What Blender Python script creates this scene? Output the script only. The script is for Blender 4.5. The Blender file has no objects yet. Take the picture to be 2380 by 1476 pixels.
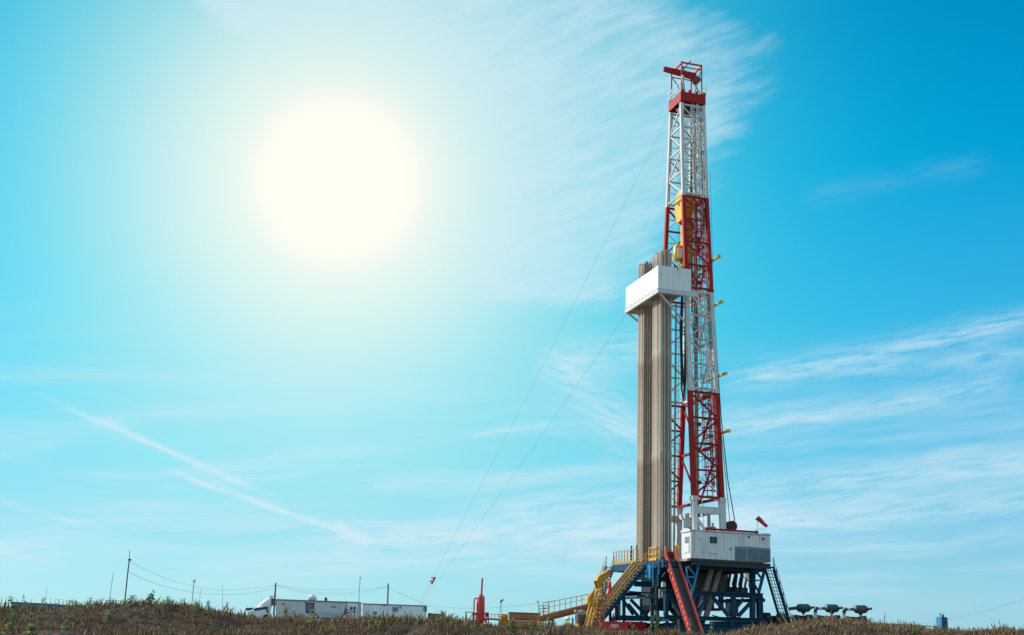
import bpy, math, random
import numpy as np
from mathutils import Vector, Matrix, Euler
random.seed(7); np.random.seed(7)
S = bpy.context.scene
COL = S.collection
# ------------------------------------------------------------------ camera
FPX, PITCH, ROLL, EYE = 2728.0, math.radians(14.92), 0.0375, Vector((0, 0, -0.5))
cd = bpy.data.cameras.new('camera'); cam = bpy.data.objects.new('camera', cd); COL.objects.link(cam)
cd.sensor_width = 36; cd.lens = 36 * FPX / 2380; cd.clip_start = 0.5; cd.clip_end = 9000
cam.matrix_world = Matrix.Translation(EYE) @ Matrix.Rotation(math.pi / 2 + PITCH, 4, 'X') @ Matrix.Rotation(ROLL, 4, 'Z')
S.camera = cam
# ------------------------------------------------------------------ sky
SUN_AZ, SUN_EL = math.radians(-66), math.radians(31)      # azimuth clockwise from +Y
W = bpy.data.worlds.new('World'); S.world = W; W.use_nodes = True
NT = W.node_tree
class N:
    def __init__(s, nt): s.nt = nt
    def new(s, t, **k):
        n = s.nt.nodes.new(t)
        for a, b in k.items(): setattr(n, a, b)
        return n
    def put(s, sock, v):
        if isinstance(v, bpy.types.NodeSocket): s.nt.links.new(v, sock)
        else: sock.default_value = v
    def m(s, op, a, b=0.0, c=None, clamp=False):
        n = s.new('ShaderNodeMath', operation=op, use_clamp=clamp)
        s.put(n.inputs[0], a); s.put(n.inputs[1], b)
        if c is not None: s.put(n.inputs[2], c)
        return n.outputs[0]
    def v(s, op, a, b=(0, 0, 0), scale=None):
        n = s.new('ShaderNodeVectorMath', operation=op)
        s.put(n.inputs[0], a); s.put(n.inputs[1], b)
        if scale is not None: s.put(n.inputs['Scale'], scale)
        return n.outputs['Value'] if op in ('DOT_PRODUCT', 'LENGTH') else n.outputs[0]
    def comb(s, x, y, z):
        n = s.new('ShaderNodeCombineXYZ')
        for i, a in enumerate((x, y, z)): s.put(n.inputs[i], a)
        return n.outputs[0]
    def sep(s, a):
        n = s.new('ShaderNodeSeparateXYZ'); s.put(n.inputs[0], a); return n.outputs
    def noise(s, vec, scale=1, detail=4, rough=.55, dist=0):
        n = s.new('ShaderNodeTexNoise'); s.put(n.inputs['Vector'], vec)
        n.inputs['Scale'].default_value = scale; n.inputs['Detail'].default_value = detail
        n.inputs['Roughness'].default_value = rough; n.inputs['Distortion'].default_value = dist
        return n.outputs[0]
    def ss(s, x, a, b):
        n = s.new('ShaderNodeMapRange', interpolation_type='SMOOTHSTEP'); s.put(n.inputs[0], x)
        n.inputs[1].default_value = a; n.inputs[2].default_value = b; return n.outputs[0]
    def ramp(s, x, stops):
        n = s.new('ShaderNodeValToRGB'); s.put(n.inputs[0], x); e = n.color_ramp.elements
        while len(e) < len(stops): e.new(.5)
        for k, (p, c) in zip(e, stops): k.position = p; k.color = (*c, 1)
        return n.outputs[0]
    def mix(s, f, a, b):
        n = s.new('ShaderNodeMix', data_type='RGBA'); s.put(n.inputs[0], f)
        for i, x in ((6, a), (7, b)):
            s.put(n.inputs[i], x if isinstance(x, bpy.types.NodeSocket) else (*x, 1))
        return n.outputs[2]
w = N(NT)
bg = NT.nodes['Background']
d = w.v('NORMALIZE', w.new('ShaderNodeTexCoord').outputs['Generated'])
dx, dy, dz = w.sep(d)
el = w.m('MULTIPLY', w.m('ARCSINE', dz), 57.2958)
az = w.m('MULTIPLY', w.m('ARCTAN2', dx, dy), 57.2958)
sky = w.new('ShaderNodeTexSky', sky_type='NISHITA', sun_disc=False, sun_elevation=SUN_EL,
            sun_rotation=SUN_AZ % (2 * math.pi), altitude=0, air_density=1, dust_density=1, ozone_density=1)
ch = w.sep(w.v('SCALE', sky.outputs[0], scale=0.1))
nsk = w.comb(*[w.m('POWER', c, .35) for c in ch])
def gr(t, n): return tuple(a / (b ** .35) / 4 for a, b in zip(t, n))
GR = [(0, gr((.335, .605, .70), (.26, .25, .19))), (1.2, gr((.335, .61, .71), (.34, .324, .238))),
      (4, gr((.27, .60, .75), (.418, .452, .369))), (8, gr((.175, .58, .81), (.328, .434, .481))),
      (15, gr((.036, .45, .765), (.205, .306, .433))), (22, gr((.001, .335, .65), (.148, .23, .36))),
      (29, gr((.0, .245, .51), (.119, .189, .31))), (60, gr((.002, .2, .46), (.1, .16, .27)))]
base = w.v('MULTIPLY', nsk, w.v('SCALE', w.ramp(w.m('DIVIDE', el, 64, clamp=True), [(e / 64, c) for e, c in GR]), scale=4))
# bright hazy aureole low in the north-west part of the sky
ga, ge = math.radians(-9.25), math.radians(21.0)
gd = (math.sin(ga) * math.cos(ge), math.cos(ga) * math.cos(ge), math.sin(ge))
th = w.m('MULTIPLY', w.m('ARCCOSINE', w.m('MINIMUM', w.v('DOT_PRODUCT', d, gd), 1.0)), 57.2958)
def lobe(sg, p): return w.m('EXPONENT', w.m('MULTIPLY', w.m('POWER', w.m('DIVIDE', th, sg), p), -1))
core = w.ss(th, 9.3, 2.9)
gv = w.comb(w.m('MAXIMUM', lobe(10.5, 1.97), core), w.m('MAXIMUM', lobe(15.7, 1.75), core), w.m('MAXIMUM', lobe(20.0, 1.45), w.m('MULTIPLY', core, .97)))
def vmix(a, b, f): return w.v('ADD', a, w.v('MULTIPLY', w.v('SUBTRACT', b, a), f))
c = vmix(base, (1.0, 1.01, .90), gv)
# ---- high thin cloud
warp = w.m('SUBTRACT', w.noise(w.comb(w.m('MULTIPLY', az, .12), w.m('MULTIPLY', el, .25), 3.0), 1.0, 3), .5)
az_, el_ = az, w.m('ADD', el, w.m('MULTIPLY', warp, 1.6))
wn_ = w.noise(w.comb(w.m('MULTIPLY', az, .3), w.m('MULTIPLY', el, .3), 4.4), 1.0, 1)
def fibre(slope, seed, amp_q=4.2):
    L = math.hypot(1, slope); t = w.m('DIVIDE', w.m('ADD', az, w.m('MULTIPLY', el, slope)), L); q = w.m('DIVIDE', w.m('SUBTRACT', el, w.m('MULTIPLY', az, slope)), L)
    return w.ss(w.noise(w.comb(w.m('MULTIPLY', t, .5), w.m('MULTIPLY', w.m('ADD', q, w.m('MULTIPLY', warp, .5)), amp_q), seed), 1.0, 4, .65), .24, .66)
FIB = {-1: fibre(-.34, 2.0), 1: fibre(.16, 5.0, 3.4)}
def streak(p0, p1, wd, amp, seed, fray=.5, ends=.18):
    L = math.hypot(p1[0] - p0[0], p1[1] - p0[1]); ux, uy = (p1[0] - p0[0]) / L, (p1[1] - p0[1]) / L
    a = w.m('SUBTRACT', az, p0[0]); b = w.m('SUBTRACT', w.m('ADD', el, w.m('MULTIPLY', warp, fray)), p0[1])
    t = w.m('ADD', w.m('MULTIPLY', a, ux), w.m('MULTIPLY', b, uy))
    q = w.m('SUBTRACT', w.m('MULTIPLY', b, ux), w.m('MULTIPLY', a, uy))
    tn = w.m('DIVIDE', t, L)
    wv = w.m('MULTIPLY', wd, w.m('ADD', .45, wn_))
    prof = w.m('EXPONENT', w.m('MULTIPLY', w.m('POWER', w.m('ABSOLUTE', w.m('DIVIDE', q, wv)), 1.6), -1))
    end = w.m('MULTIPLY', w.ss(tn, 0, ends), w.ss(tn, 1, 1 - ends))
    return w.m('MULTIPLY', w.m('MULTIPLY', prof, end), w.m('MULTIPLY', FIB[-1 if uy < 0 else 1], amp))
cl = 0.0
for a in [((-22.6, 9.75), (-10.6, 5.6), .15, .62, 1.3, .12), ((-20, 8.9), (-11.4, 5.9), .4, .3, 7.1, .2), ((-16.5, 6.8), (-5.4, 3.6), .15, 1.25, 2.9, .2),
          ((-15, 6.1), (-9, 6.9), .15, .3, 4.4, .3), ((-8.3, 4.85), (-6.2, 3.6), .14, .4, 3.3, .2),
          ((9.5, 11.75), (27, 14.75), .62, .56, 5.2, .5), ((8, 9.3), (25, 12.0), .6, .42, 6.6, .6), ((15, 12.3), (28, 13.0), .4, .35, 9.6, .6),
          ((-4, 5.3), (27, 8.4), .65, .5, 8.2, .7), ((-12, 3.6), (16, 5.6), .6, .5, 9.1, .7), ((-10, 2.6), (8, 3.8), .5, .45, 10.4, .5),
          ((0, 4.3), (29, 6.6), .5, .5, 11.9, .7), ((-2.2, 9.0), (2.5, 9.9), .2, .4, 12.5, .3), ((-24, 4.9), (-17.5, 3.5), .16, .35, 13.5, .2), ((-27, 3.2), (-20, 2.0), .2, .35, 14.2, .3),
          ((1.2, 13.6), (7.0, 8.6), 1.2, .48, 15.8, .8), ((2, 12.6), (8.5, 14.0), .9, .42, 16.1, .7), ((-14, 3.9), (-9, 4.6), .2, .3, 17.3, .3), ((14, 20.6), (24, 21.6), .5, .07, 18.4, .5)]:
    cl = w.m('ADD', cl, streak(*a))
# big feathered patch of cirrus to the right of the glow: ribs fanning out of it
r1 = w.m('ADD', w.m('MULTIPLY', az, .94), w.m('MULTIPLY', el_, .34)); r2 = w.m('SUBTRACT', w.m('MULTIPLY', el_, .94), w.m('MULTIPLY', az, .34))
fb = w.noise(w.comb(w.m('MULTIPLY', r1, .34), w.m('MULTIPLY', r2, 2.0), 1.7), 1.0, 6, .62, .3)
fb2 = w.noise(w.comb(w.m('MULTIPLY', az, .2), w.m('MULTIPLY', el, .3), 5.7), 1.0, 4, .6)
fr_ = w.m('ADD', w.m('MULTIPLY', w.m('SUBTRACT', fb2, .5), 3.2), w.m('MULTIPLY', w.m('SUBTRACT', fb, .5), 2.4))
def side(p, n, w0, w1, k=1.0):
    q = w.m('ADD', w.m('MULTIPLY', w.m('SUBTRACT', az, p[0]), n[0]), w.m('MULTIPLY', w.m('SUBTRACT', el, p[1]), n[1]))
    return w.ss(w.m('ADD', q, w.m('MULTIPLY', fr_, k)), w0, w1)
msk = w.m('MULTIPLY', w.m('MULTIPLY', side((5.9, 15.4), (-.798, .602), -.3, 2.6), side((-4.5, 17.9), (.635, .773), -.3, 1.0, .45)), w.m('MULTIPLY', side((0, 15.3), (0, 1), -.2, .9, .4), side((13.2, 26.8), (-.58, -.815), -1.2, 2.5)))
pat = w.m('MULTIPLY', msk, w.m('ADD', .22, w.m('MULTIPLY', w.ss(fb, .14, .86), .46)))
cl = w.m('ADD', cl, pat)
# extra unseen cirrus outside the view, added to brighten the shaded faces
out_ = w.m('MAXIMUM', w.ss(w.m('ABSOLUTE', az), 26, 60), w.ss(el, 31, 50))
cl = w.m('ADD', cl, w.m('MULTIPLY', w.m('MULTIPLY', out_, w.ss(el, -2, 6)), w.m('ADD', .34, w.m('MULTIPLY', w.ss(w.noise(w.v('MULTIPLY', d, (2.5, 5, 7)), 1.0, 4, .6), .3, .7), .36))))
# faint veils lower down
vl = w.noise(w.comb(w.m('MULTIPLY', az, .07), w.m('SUBTRACT', w.m('MULTIPLY', el_, .8), w.m('MULTIPLY', az, .07)), 8.8), 1.0, 5, .6)
cl = w.m('ADD', cl, w.m('MULTIPLY', w.m('MULTIPLY', w.ss(vl, .38, .78), .6), w.m('MULTIPLY', w.ss(el, 0, 3), w.ss(el, 15, 6))))
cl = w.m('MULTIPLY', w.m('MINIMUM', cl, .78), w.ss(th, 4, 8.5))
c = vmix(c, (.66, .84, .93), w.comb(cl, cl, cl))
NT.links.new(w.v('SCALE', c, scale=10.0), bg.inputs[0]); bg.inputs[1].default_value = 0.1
# ------------------------------------------------------------------ sun
sd = bpy.data.lights.new('sun', 'SUN'); so = bpy.data.objects.new('sun', sd); COL.objects.link(so)
sd.energy = 5.0; sd.angle = math.radians(.53); sd.color = (1, .93, .82)
sv = Vector((math.sin(SUN_AZ) * math.cos(SUN_EL), math.cos(SUN_AZ) * math.cos(SUN_EL), math.sin(SUN_EL)))
so.rotation_euler = sv.to_track_quat('Z', 'Y').to_euler(); so.location = sv * 300
vs = S.view_settings; vs.view_transform = 'Standard'; vs.look = 'None'; vs.exposure = 0; vs.gamma = 1; vs.use_curve_mapping = False
S.render.engine = 'CYCLES'
# ------------------------------------------------------------------ picture points -> places
FW = Vector((0, math.cos(PITCH), math.sin(PITCH))); UP0 = Vector((0, -math.sin(PITCH), math.cos(PITCH))); RT0 = Vector((1, 0, 0))
RT = RT0 * math.cos(ROLL) + UP0 * math.sin(ROLL); UPV = UP0 * math.cos(ROLL) - RT0 * math.sin(ROLL)
def ray(x, y): return FW * FPX + RT * (x - 1190) - UPV * (y - 738)
def py(x, y, Y): r = ray(x, y); return EYE + r * ((Y - EYE.y) / r.y)
# rig frame: u along the driller's cabin (right, a bit away), v away from the camera, z up
RO, YAW = Vector((16.92, 109.52, 0)), math.radians(16)
CU, CV = Vector((math.cos(YAW), math.sin(YAW), 0)), Vector((-math.sin(YAW), math.cos(YAW), 0))
def R(u, v, z): return RO + CU * u + CV * v + Vector((0, 0, z))
def toR(p): q = p - RO; return q.dot(CU), q.dot(CV), q.z
def pv(x, y, v): r = ray(x, y); return EYE + r * (((RO - EYE).dot(CV) + v) / r.dot(CV))
def pu(x, y, u): r = ray(x, y); return EYE + r * (((RO - EYE).dot(CU) + u) / r.dot(CU))
ZV = Vector((0, 0, 1)); GZ = -0.45; FZ = 6.0
# ------------------------------------------------------------------ mesh helpers
class MB:
    def __init__(s): s.v = []; s.f = []
    def _add(s, vs, fs):
        b = len(s.v); s.v += [Vector(a) for a in vs]; s.f += [[b + i for i in f] for f in fs]; return s
    def hexa(s, p):    # 8 corners: bottom 4, top 4
        return s._add(p, [(3, 2, 1, 0), (4, 5, 6, 7), (0, 1, 5, 4), (1, 2, 6, 5), (2, 3, 7, 6), (3, 0, 4, 7)])
    def box(s, c, a, b, cc):   # centre, three half axes
        c = Vector(c); a = Vector(a); b = Vector(b); cc = Vector(cc)
        return s.hexa([c - a - b - cc, c + a - b - cc, c + a + b - cc, c - a + b - cc, c - a - b + cc, c + a - b + cc, c + a + b + cc, c - a + b + cc])
    def rbox(s, u0, u1, v0, v1, z0, z1):
        return s.hexa([R(u0, v0, z0), R(u1, v0, z0), R(u1, v1, z0), R(u0, v1, z0), R(u0, v0, z1), R(u1, v0, z1), R(u1, v1, z1), R(u0, v1, z1)])
    def wbox(s, x0, x1, y0, y1, z0, z1):
        return s.hexa([(x0, y0, z0), (x1, y0, z0), (x1, y1, z0), (x0, y1, z0), (x0, y0, z1), (x1, y0, z1), (x1, y1, z1), (x0, y1, z1)])
    def beam(s, p0, p1, wd, ht=None, up=None):
        p0 = Vector(p0); p1 = Vector(p1); ht = ht or wd
        dd = (p1 - p0).normalized(); up = Vector(up) if up is not None else ZV
        if abs(dd.dot(up)) > .98: up = CV if abs(dd.dot(CV)) < .9 else CU
        sd_ = dd.cross(up).normalized(); u2 = sd_.cross(dd).normalized()
        return s.box((p0 + p1) / 2, (p1 - p0) / 2, sd_ * wd / 2, u2 * ht / 2)
    def ibeam(s, p0, p1, wd, ht, up=None, tf=.18):
        p0 = Vector(p0); p1 = Vector(p1); dd = (p1 - p0).normalized(); up = Vector(up) if up is not None else ZV
        if abs(dd.dot(up)) > .98: up = CU
        sd_ = dd.cross(up).normalized(); u2 = sd_.cross(dd).normalized(); m = (p0 + p1) / 2; h = (p1 - p0) / 2
        s.box(m + u2 * ht * (.5 - tf / 2), h, sd_ * wd / 2, u2 * ht * tf / 2); s.box(m - u2 * ht * (.5 - tf / 2), h, sd_ * wd / 2, u2 * ht * tf / 2)
        return s.box(m, h, sd_ * wd * .14, u2 * ht * (.5 - tf))
    def loft(s, pts, rs, n=8, caps=True):
        pts = [Vector(p) for p in pts]; b0 = len(s.v); ref = None
        for i, p in enumerate(pts):
            dd = (pts[min(i + 1, len(pts) - 1)] - pts[max(i - 1, 0)]).normalized()
            if ref is None:
                ref = dd.orthogonal().normalized()
            ref = (ref - dd * ref.dot(dd)).normalized(); o = dd.cross(ref); r = rs[i] if hasattr(rs, '__len__') else rs
            s.v += [p + (ref * math.cos(2 * math.pi * k / n) + o * math.sin(2 * math.pi * k / n)) * r for k in range(n)]
        for i in range(len(pts) - 1):
            for k in range(n):
                a = b0 + i * n + k; bq = b0 + i * n + (k + 1) % n; s.f.append([a, bq, bq + n, a + n])
        if caps:
            s.f.append([b0 + k for k in range(n)][::-1]); e = b0 + (len(pts) - 1) * n; s.f.append([e + k for k in range(n)])
        return s
    def tube(s, p0, p1, r, n=8, r1=None): return s.loft([p0, p1], [r, r if r1 is None else r1], n)
    def prism(s, pts, off):    # flat polygon pushed along off
        pts = [Vector(p) for p in pts]; off = Vector(off); n = len(pts)
        return s._add(pts + [p + off for p in pts], [list(range(n))[::-1], list(range(n, 2 * n))] + [(i, (i + 1) % n, n + (i + 1) % n, n + i) for i in range(n)])
    def mesh(s, name, M=None, smooth=False):
        me = bpy.data.meshes.new(name); vs_ = [M @ a for a in s.v] if M is not None else s.v
        me.from_pydata([tuple(a) for a in vs_], [], s.f); me.validate()
        import bmesh
        bm = bmesh.new(); bm.from_mesh(me); bmesh.ops.recalc_face_normals(bm, faces=bm.faces); bm.to_mesh(me); bm.free()
        if smooth:
            me.polygons.foreach_set('use_smooth', [True] * len(me.polygons))
            me.set_sharp_from_angle(angle=math.radians(40))
        return me
def tag(o, label=None, cat=None, group=None, kind=None):
    for k, a in (('label', label), ('category', cat), ('group', group), ('kind', kind)):
        if a: o[k] = a
    return o
ROOT = {}
def thing(name, label, cat, loc, rz=0.0, group=None):
    o = bpy.data.objects.new(name, None); COL.objects.link(o); o.empty_display_size = .5
    o.matrix_world = Matrix.Translation(loc) @ Matrix.Rotation(rz, 4, 'Z')
    ROOT[o] = o.matrix_world.copy(); return tag(o, label, cat, group)
def rigthing(name, label, cat, u, v, z, group=None): return thing(name, label, cat, R(u, v, z), YAW, group)
def part(mb, name, mat, parent, smooth=False, label=None):
    M = ROOT[parent]; me = mb.mesh(name, M.inverted(), smooth); me.materials.append(mat)
    o = bpy.data.objects.new(name, me); COL.objects.link(o); o.parent = parent; ROOT[o] = M
    if label: o['label'] = label
    return o
def inst(me, name, parent, MW):
    o = bpy.data.objects.new(name, me); COL.objects.link(o); o.parent = parent; o.matrix_local = ROOT[parent].inverted() @ MW; ROOT[o] = ROOT[parent]; return o
def solo(mb, name, mat, label, cat, loc, rz=0.0, group=None, kind=None, smooth=False):
    M = Matrix.Translation(loc) @ Matrix.Rotation(rz, 4, 'Z'); me = mb.mesh(name, M.inverted(), smooth); me.materials.append(mat)
    o = bpy.data.objects.new(name, me); COL.objects.link(o); o.matrix_world = M; return tag(o, label, cat, group, kind)
def copy_thing(root, loc, label):
    r = root.copy(); COL.objects.link(r); r.location = loc; r['label'] = label; ROOT[r] = Matrix.Translation(loc) @ root.rotation_euler.to_matrix().to_4x4()
    for chd in list(root.children):
        q = chd.copy(); COL.objects.link(q); q.parent = r
        for g in list(chd.children):
            h = g.copy(); COL.objects.link(h); h.parent = q
    return r
# ------------------------------------------------------------------ materials
def mat(name, col, rough=.5, var=.18, scale=1.5, rust=0.0, rcol=(.16, .06, .025), metal=0.0, dirt=.25, streaks=False, rnd=0.0, bump=0.0, spec=.5, trans=0.0):
    m = bpy.data.materials.new(name); m.use_nodes = True; nt = m.node_tree; q = N(nt); b = nt.nodes['Principled BSDF']
    pos = q.new('ShaderNodeNewGeometry').outputs['Position']
    n1 = q.noise(pos, scale, 5, .6); n2 = q.noise(q.v('MULTIPLY', pos, (2.2, 2.2, .35)), scale * 2.2, 4, .6)
    f = q.m('ADD', 1 - var, q.m('MULTIPLY', n1, 2 * var))
    colr = q.v('SCALE', col, scale=f)
    if rnd:
        oi = q.new('ShaderNodeObjectInfo').outputs['Random']
        colr = q.v('SCALE', colr, scale=q.m('ADD', 1 - rnd, q.m('MULTIPLY', oi, 2 * rnd)))
        o2 = q.m('FRACT', q.m('MULTIPLY', oi, 7.13))
        colr = q.v('MULTIPLY', colr, q.comb(1.0, q.m('SUBTRACT', 1.0, q.m('MULTIPLY', o2, rnd * .45)), q.m('SUBTRACT', 1.0, q.m('MULTIPLY', o2, rnd * .8))))
    dm = q.m('MULTIPLY', q.ss(n2, .45, .8), dirt)
    colr = q.mix(dm, colr, tuple(a * .42 + .018 for a in col))
    if rust:
        rm = q.ss(q.m('ADD', q.m('MULTIPLY', q.noise(pos, scale * 3.1, 6, .7), .7), q.m('MULTIPLY', n2, .3)), .72 - rust * .3, .80 - rust * .3)
        colr = q.mix(rm, colr, rcol)
    nt.links.new(colr, b.inputs['Base Color'])
    rg = q.m('ADD', rough - .1, q.m('MULTIPLY', n2, .2)); nt.links.new(rg, b.inputs['Roughness'])
    b.inputs['Metallic'].default_value = metal; b.inputs['Specular IOR Level'].default_value = spec
    if bump:
        bp = q.new('ShaderNodeBump'); bp.inputs['Strength'].default_value = bump; bp.inputs['Distance'].default_value = .03
        nt.links.new(q.noise(pos, scale * 6, 5, .6), bp.inputs['Height']); nt.links.new(bp.outputs[0], b.inputs['Normal'])
    if trans:
        tr = q.new('ShaderNodeBsdfTranslucent'); nt.links.new(colr, tr.inputs[0]); mx = q.new('ShaderNodeMixShader'); mx.inputs[0].default_value = trans
        nt.links.new(b.outputs[0], mx.inputs[1]); nt.links.new(tr.outputs[0], mx.inputs[2]); nt.links.new(mx.outputs[0], nt.nodes['Material Output'].inputs[0])
    return m
M_WHITE = mat('white_paint', (.62, .62, .61), .5, .12, .9, rust=.3, rcol=(.22, .13, .07), dirt=.55, spec=.3)
M_WHITE2 = mat('spotted_white_panel', (.80, .80, .78), .5, .08, .7, rust=.46, rcol=(.16, .11, .06), dirt=.4)
M_RED = mat('mast_red_paint', (.38, .014, .014), .55, .2, 1.1, rust=.34, rcol=(.12, .045, .035), spec=.22, dirt=.3)
M_RED2 = mat('bright_red_paint', (.62, .03, .028), .4, .12, 1.0, rust=.1)
M_CORAL = mat('slide_red_paint', (.74, .11, .085), .45, .15, 1.3, rust=.15)
M_BLUE = mat('blue_steel_paint', (.0015, .052, .108), .5, .3, .8, rust=.3, rcol=(.05, .03, .025), dirt=.12, spec=.22)
M_BLUEL = mat('light_and_sunlit_blue', (.012, .22, .42), .45, .15, .8, rust=.05)  # light blue, also used as the painted sunlit tone of blue steel
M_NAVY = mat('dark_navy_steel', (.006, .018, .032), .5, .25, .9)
M_BLACK = mat('black_rubber', (.012, .012, .014), .55, .2, 2)
M_YEL = mat('safety_yellow_paint', (.72, .40, .02), .45, .15, 1.5, rust=.22)
M_YEL2 = mat('bright_yellow_paint', (.80, .44, .012), .42, .12, 1.6, rust=.16, rcol=(.2, .1, .02))
M_OCHRE = mat('worn_ochre_paint', (.5, .265, .03), .5, .2, 1.3, rust=.35)
M_TAN = mat('tan_pipe_steel', (.40, .29, .17), .45, .2, 1.0, rust=.2)
M_BROWN = mat('brown_pipe_steel', (.13, .085, .045), .5, .25, 1.1, rust=.2)
M_PIPE = mat('drill_pipe_steel', (.47, .425, .37), .6, .12, .35, rust=.1, rcol=(.2, .12, .08), rnd=.42, dirt=.3, spec=.25)
M_RUST = mat('rusty_steel', (.36, .155, .07), .7, .35, 1.6, rust=.4, rcol=(.1, .045, .03))
M_ORANGE = mat('orange_rusted_paint', (.60, .21, .04), .55, .25, 1.3, rust=.4)
M_GREY = mat('grey_steel', (.28, .29, .30), .45, .2, 1.1, rust=.15)
M_SLBED = mat('worn_purple_grey_steel', (.055, .04, .05), .55, .25, 1.5, rust=.2, rcol=(.2, .04, .04))
M_DGREY = mat('dark_grey_steel', (.07, .075, .08), .5, .3, 1.5, rust=.1)
M_BEIGE = mat('beige_steel', (.42, .36, .31), .55, .2, .9, rust=.2)
M_CABIN = mat('cabin_white_sheet', (.70, .72, .73), .5, .1, .6, rust=.22, rcol=(.34, .27, .2), dirt=.5, spec=.3)
M_VENT = mat('blue_grey_louvre', (.165, .215, .245), .5, .2, 1.2)
M_GLASS = mat('dark_window_glass', (.008, .045, .055), .25, .3, 3.0, spec=.35)
M_MAROON = mat('dark_maroon_paint', (.10, .008, .014), .55, .2, 1.5, spec=.3)
M_MUFF = mat('muffler_grey_green', (.045, .066, .062), .5, .3, 2.0, rust=.3, rcol=(.09, .045, .03))
M_BAIT = mat('trailer_grey_white', (.58, .61, .62), .5, .08, .3, dirt=.35, rust=.12, rcol=(.2, .17, .14))
M_BAIT2 = mat('office_trailer_white', (.82, .86, .87), .5, .08, .3, dirt=.3)
M_TRIM = mat('grey_trim', (.2, .22, .24), .5, .15, 1)
M_STRIPE = mat('blue_stripe_paint', (.003, .055, .115), .4, .1, 1)
M_WOOD = mat('weathered_pole_wood', (.12, .09, .07), .75, .3, 2, rust=.2)
M_GUY = mat('grey_steel_rope', (.16, .2, .22), .6, .1, 1)
M_WIRE = mat('dark_wire', (.06, .075, .085), .6, .1, 1)
M_STAND = mat('thin_galvanised_steel', (.22, .25, .27), .45, .1, 1)
M_SKIN = mat('skin', (.42, .23, .16), .6, .1, 4)
M_OVER_R = mat('red_coverall', (.55, .045, .05), .8, .2, 4)
M_OVER_O = mat('orange_coverall', (.65, .14, .05), .8, .2, 4)
M_HAT = mat('white_hard_hat', (.75, .75, .73), .35, .05, 4)
M_LAMPW = mat('white_lamp_housing', (.8, .8, .76), .35, .05, 4)
M_SOCK = mat('windsock_cloth', (.55, .03, .045), .8, .2, 4)
M_ROOFG = mat('grey_blue_roofing', (.10, .17, .21), .5, .15, .6)
M_ROOFR = mat('dark_red_roofing', (.2, .035, .04), .55, .2, .6)
M_LEAF = mat('mallow_leaf_green', (.15, .22, .075), .55, .45, 3.0, dirt=.3, trans=.3)
M_LEAF2 = mat('pale_yellow_leaf', (.42, .44, .14), .55, .3, 3.0, dirt=.1, trans=.3)
M_STEM = mat('pale_plant_stem', (.22, .22, .11), .7, .25, 4)
# ------------------------------------------------------------------ ground and berm
YC = 68.0
CREST_ = [(-300, 1402), (0, 1417), (60, 1424), (110, 1420), (180, 1417), (215, 1419), (270, 1412), (330, 1406), (390, 1412), (450, 1424), (520, 1432), (580, 1438), (650, 1434),
         (740, 1437), (830, 1445), (900, 1449), (960, 1446), (1030, 1440), (1100, 1454), (1200, 1462), (1300, 1464), (1400, 1470), (1500, 1475), (1600, 1477), (1690, 1480), (1760, 1473),
         (1840, 1461), (1900, 1457), (1990, 1461), (2080, 1465), (2200, 1474), (2280, 1478), (2340, 1469), (2380, 1471), (2700, 1470)]
cw = [py(x, y + (8 if x < 230 else 9 if x < 400 else 2 if x < 500 else 15 if 520 < x < 1000 else 3 if x < 1000 else 3 if x < 1350 else 6 if x < 1790 else 3 if x < 2060 else 2), YC) for x, y in CREST_]; CX = np.array([p.x for p in cw]); CZ = np.array([p.z for p in cw])
rg_ = np.random.RandomState(3); TAB = rg_.rand(256, 256)
def vnoise(x, y):
    xi = np.floor(x).astype(int); yi = np.floor(y).astype(int); fx = x - xi; fy = y - yi
    fx = fx * fx * (3 - 2 * fx); fy = fy * fy * (3 - 2 * fy)
    t = lambda a, b: TAB[a % 256, b % 256]
    return (t(xi, yi) * (1 - fx) + t(xi + 1, yi) * fx) * (1 - fy) + (t(xi, yi + 1) * (1 - fx) + t(xi + 1, yi + 1) * fx) * fy - .5
def sst(x, a, b): t = np.clip((x - a) / (b - a), 0, 1); return t * t * (3 - 2 * t)
def terrain(x, y):
    x = np.asarray(x, float); y = np.asarray(y, float)
    yy = y + 1.2 * vnoise(x * .3 + 9, y * 0 + 3.5)
    cz = np.interp(x * (YC / np.maximum(y, 40)) if False else x, CX, CZ)
    front = -2.2 + (cz + 2.2) * (.42 * sst(yy, 28, 66) + .58 * sst(yy, 56, 67.3))
    back = cz + (-.46 - cz) * sst(y, 69.5, 77)
    h = np.where(y < 68.3, front, back)
    m = sst(yy, 40, 60) * (1 - sst(y, 70, 76)); cl = sst(vnoise(x * .13 + 31, y * .25 + 4), -.1, .25)
    h = h + sst(yy, 45, 60) * (1 - sst(y, 66.5, 69)) * .75 * vnoise(x * .17 + 3, y * .2 + 11) + m * (.30 * vnoise(x * .5, y * .7) * .6 + (.18 + .3 * cl) * vnoise(x * 2.1 + 5, y * 2.1) * .5 + (.1 + .16 * cl) * vnoise(x * 5.3, y * 5.3 + 8) * .6 + .1 * vnoise(x * 11, y * 11))
    pad = (1 - sst(np.abs(y - 140), 60, 75))
    return h
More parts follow.
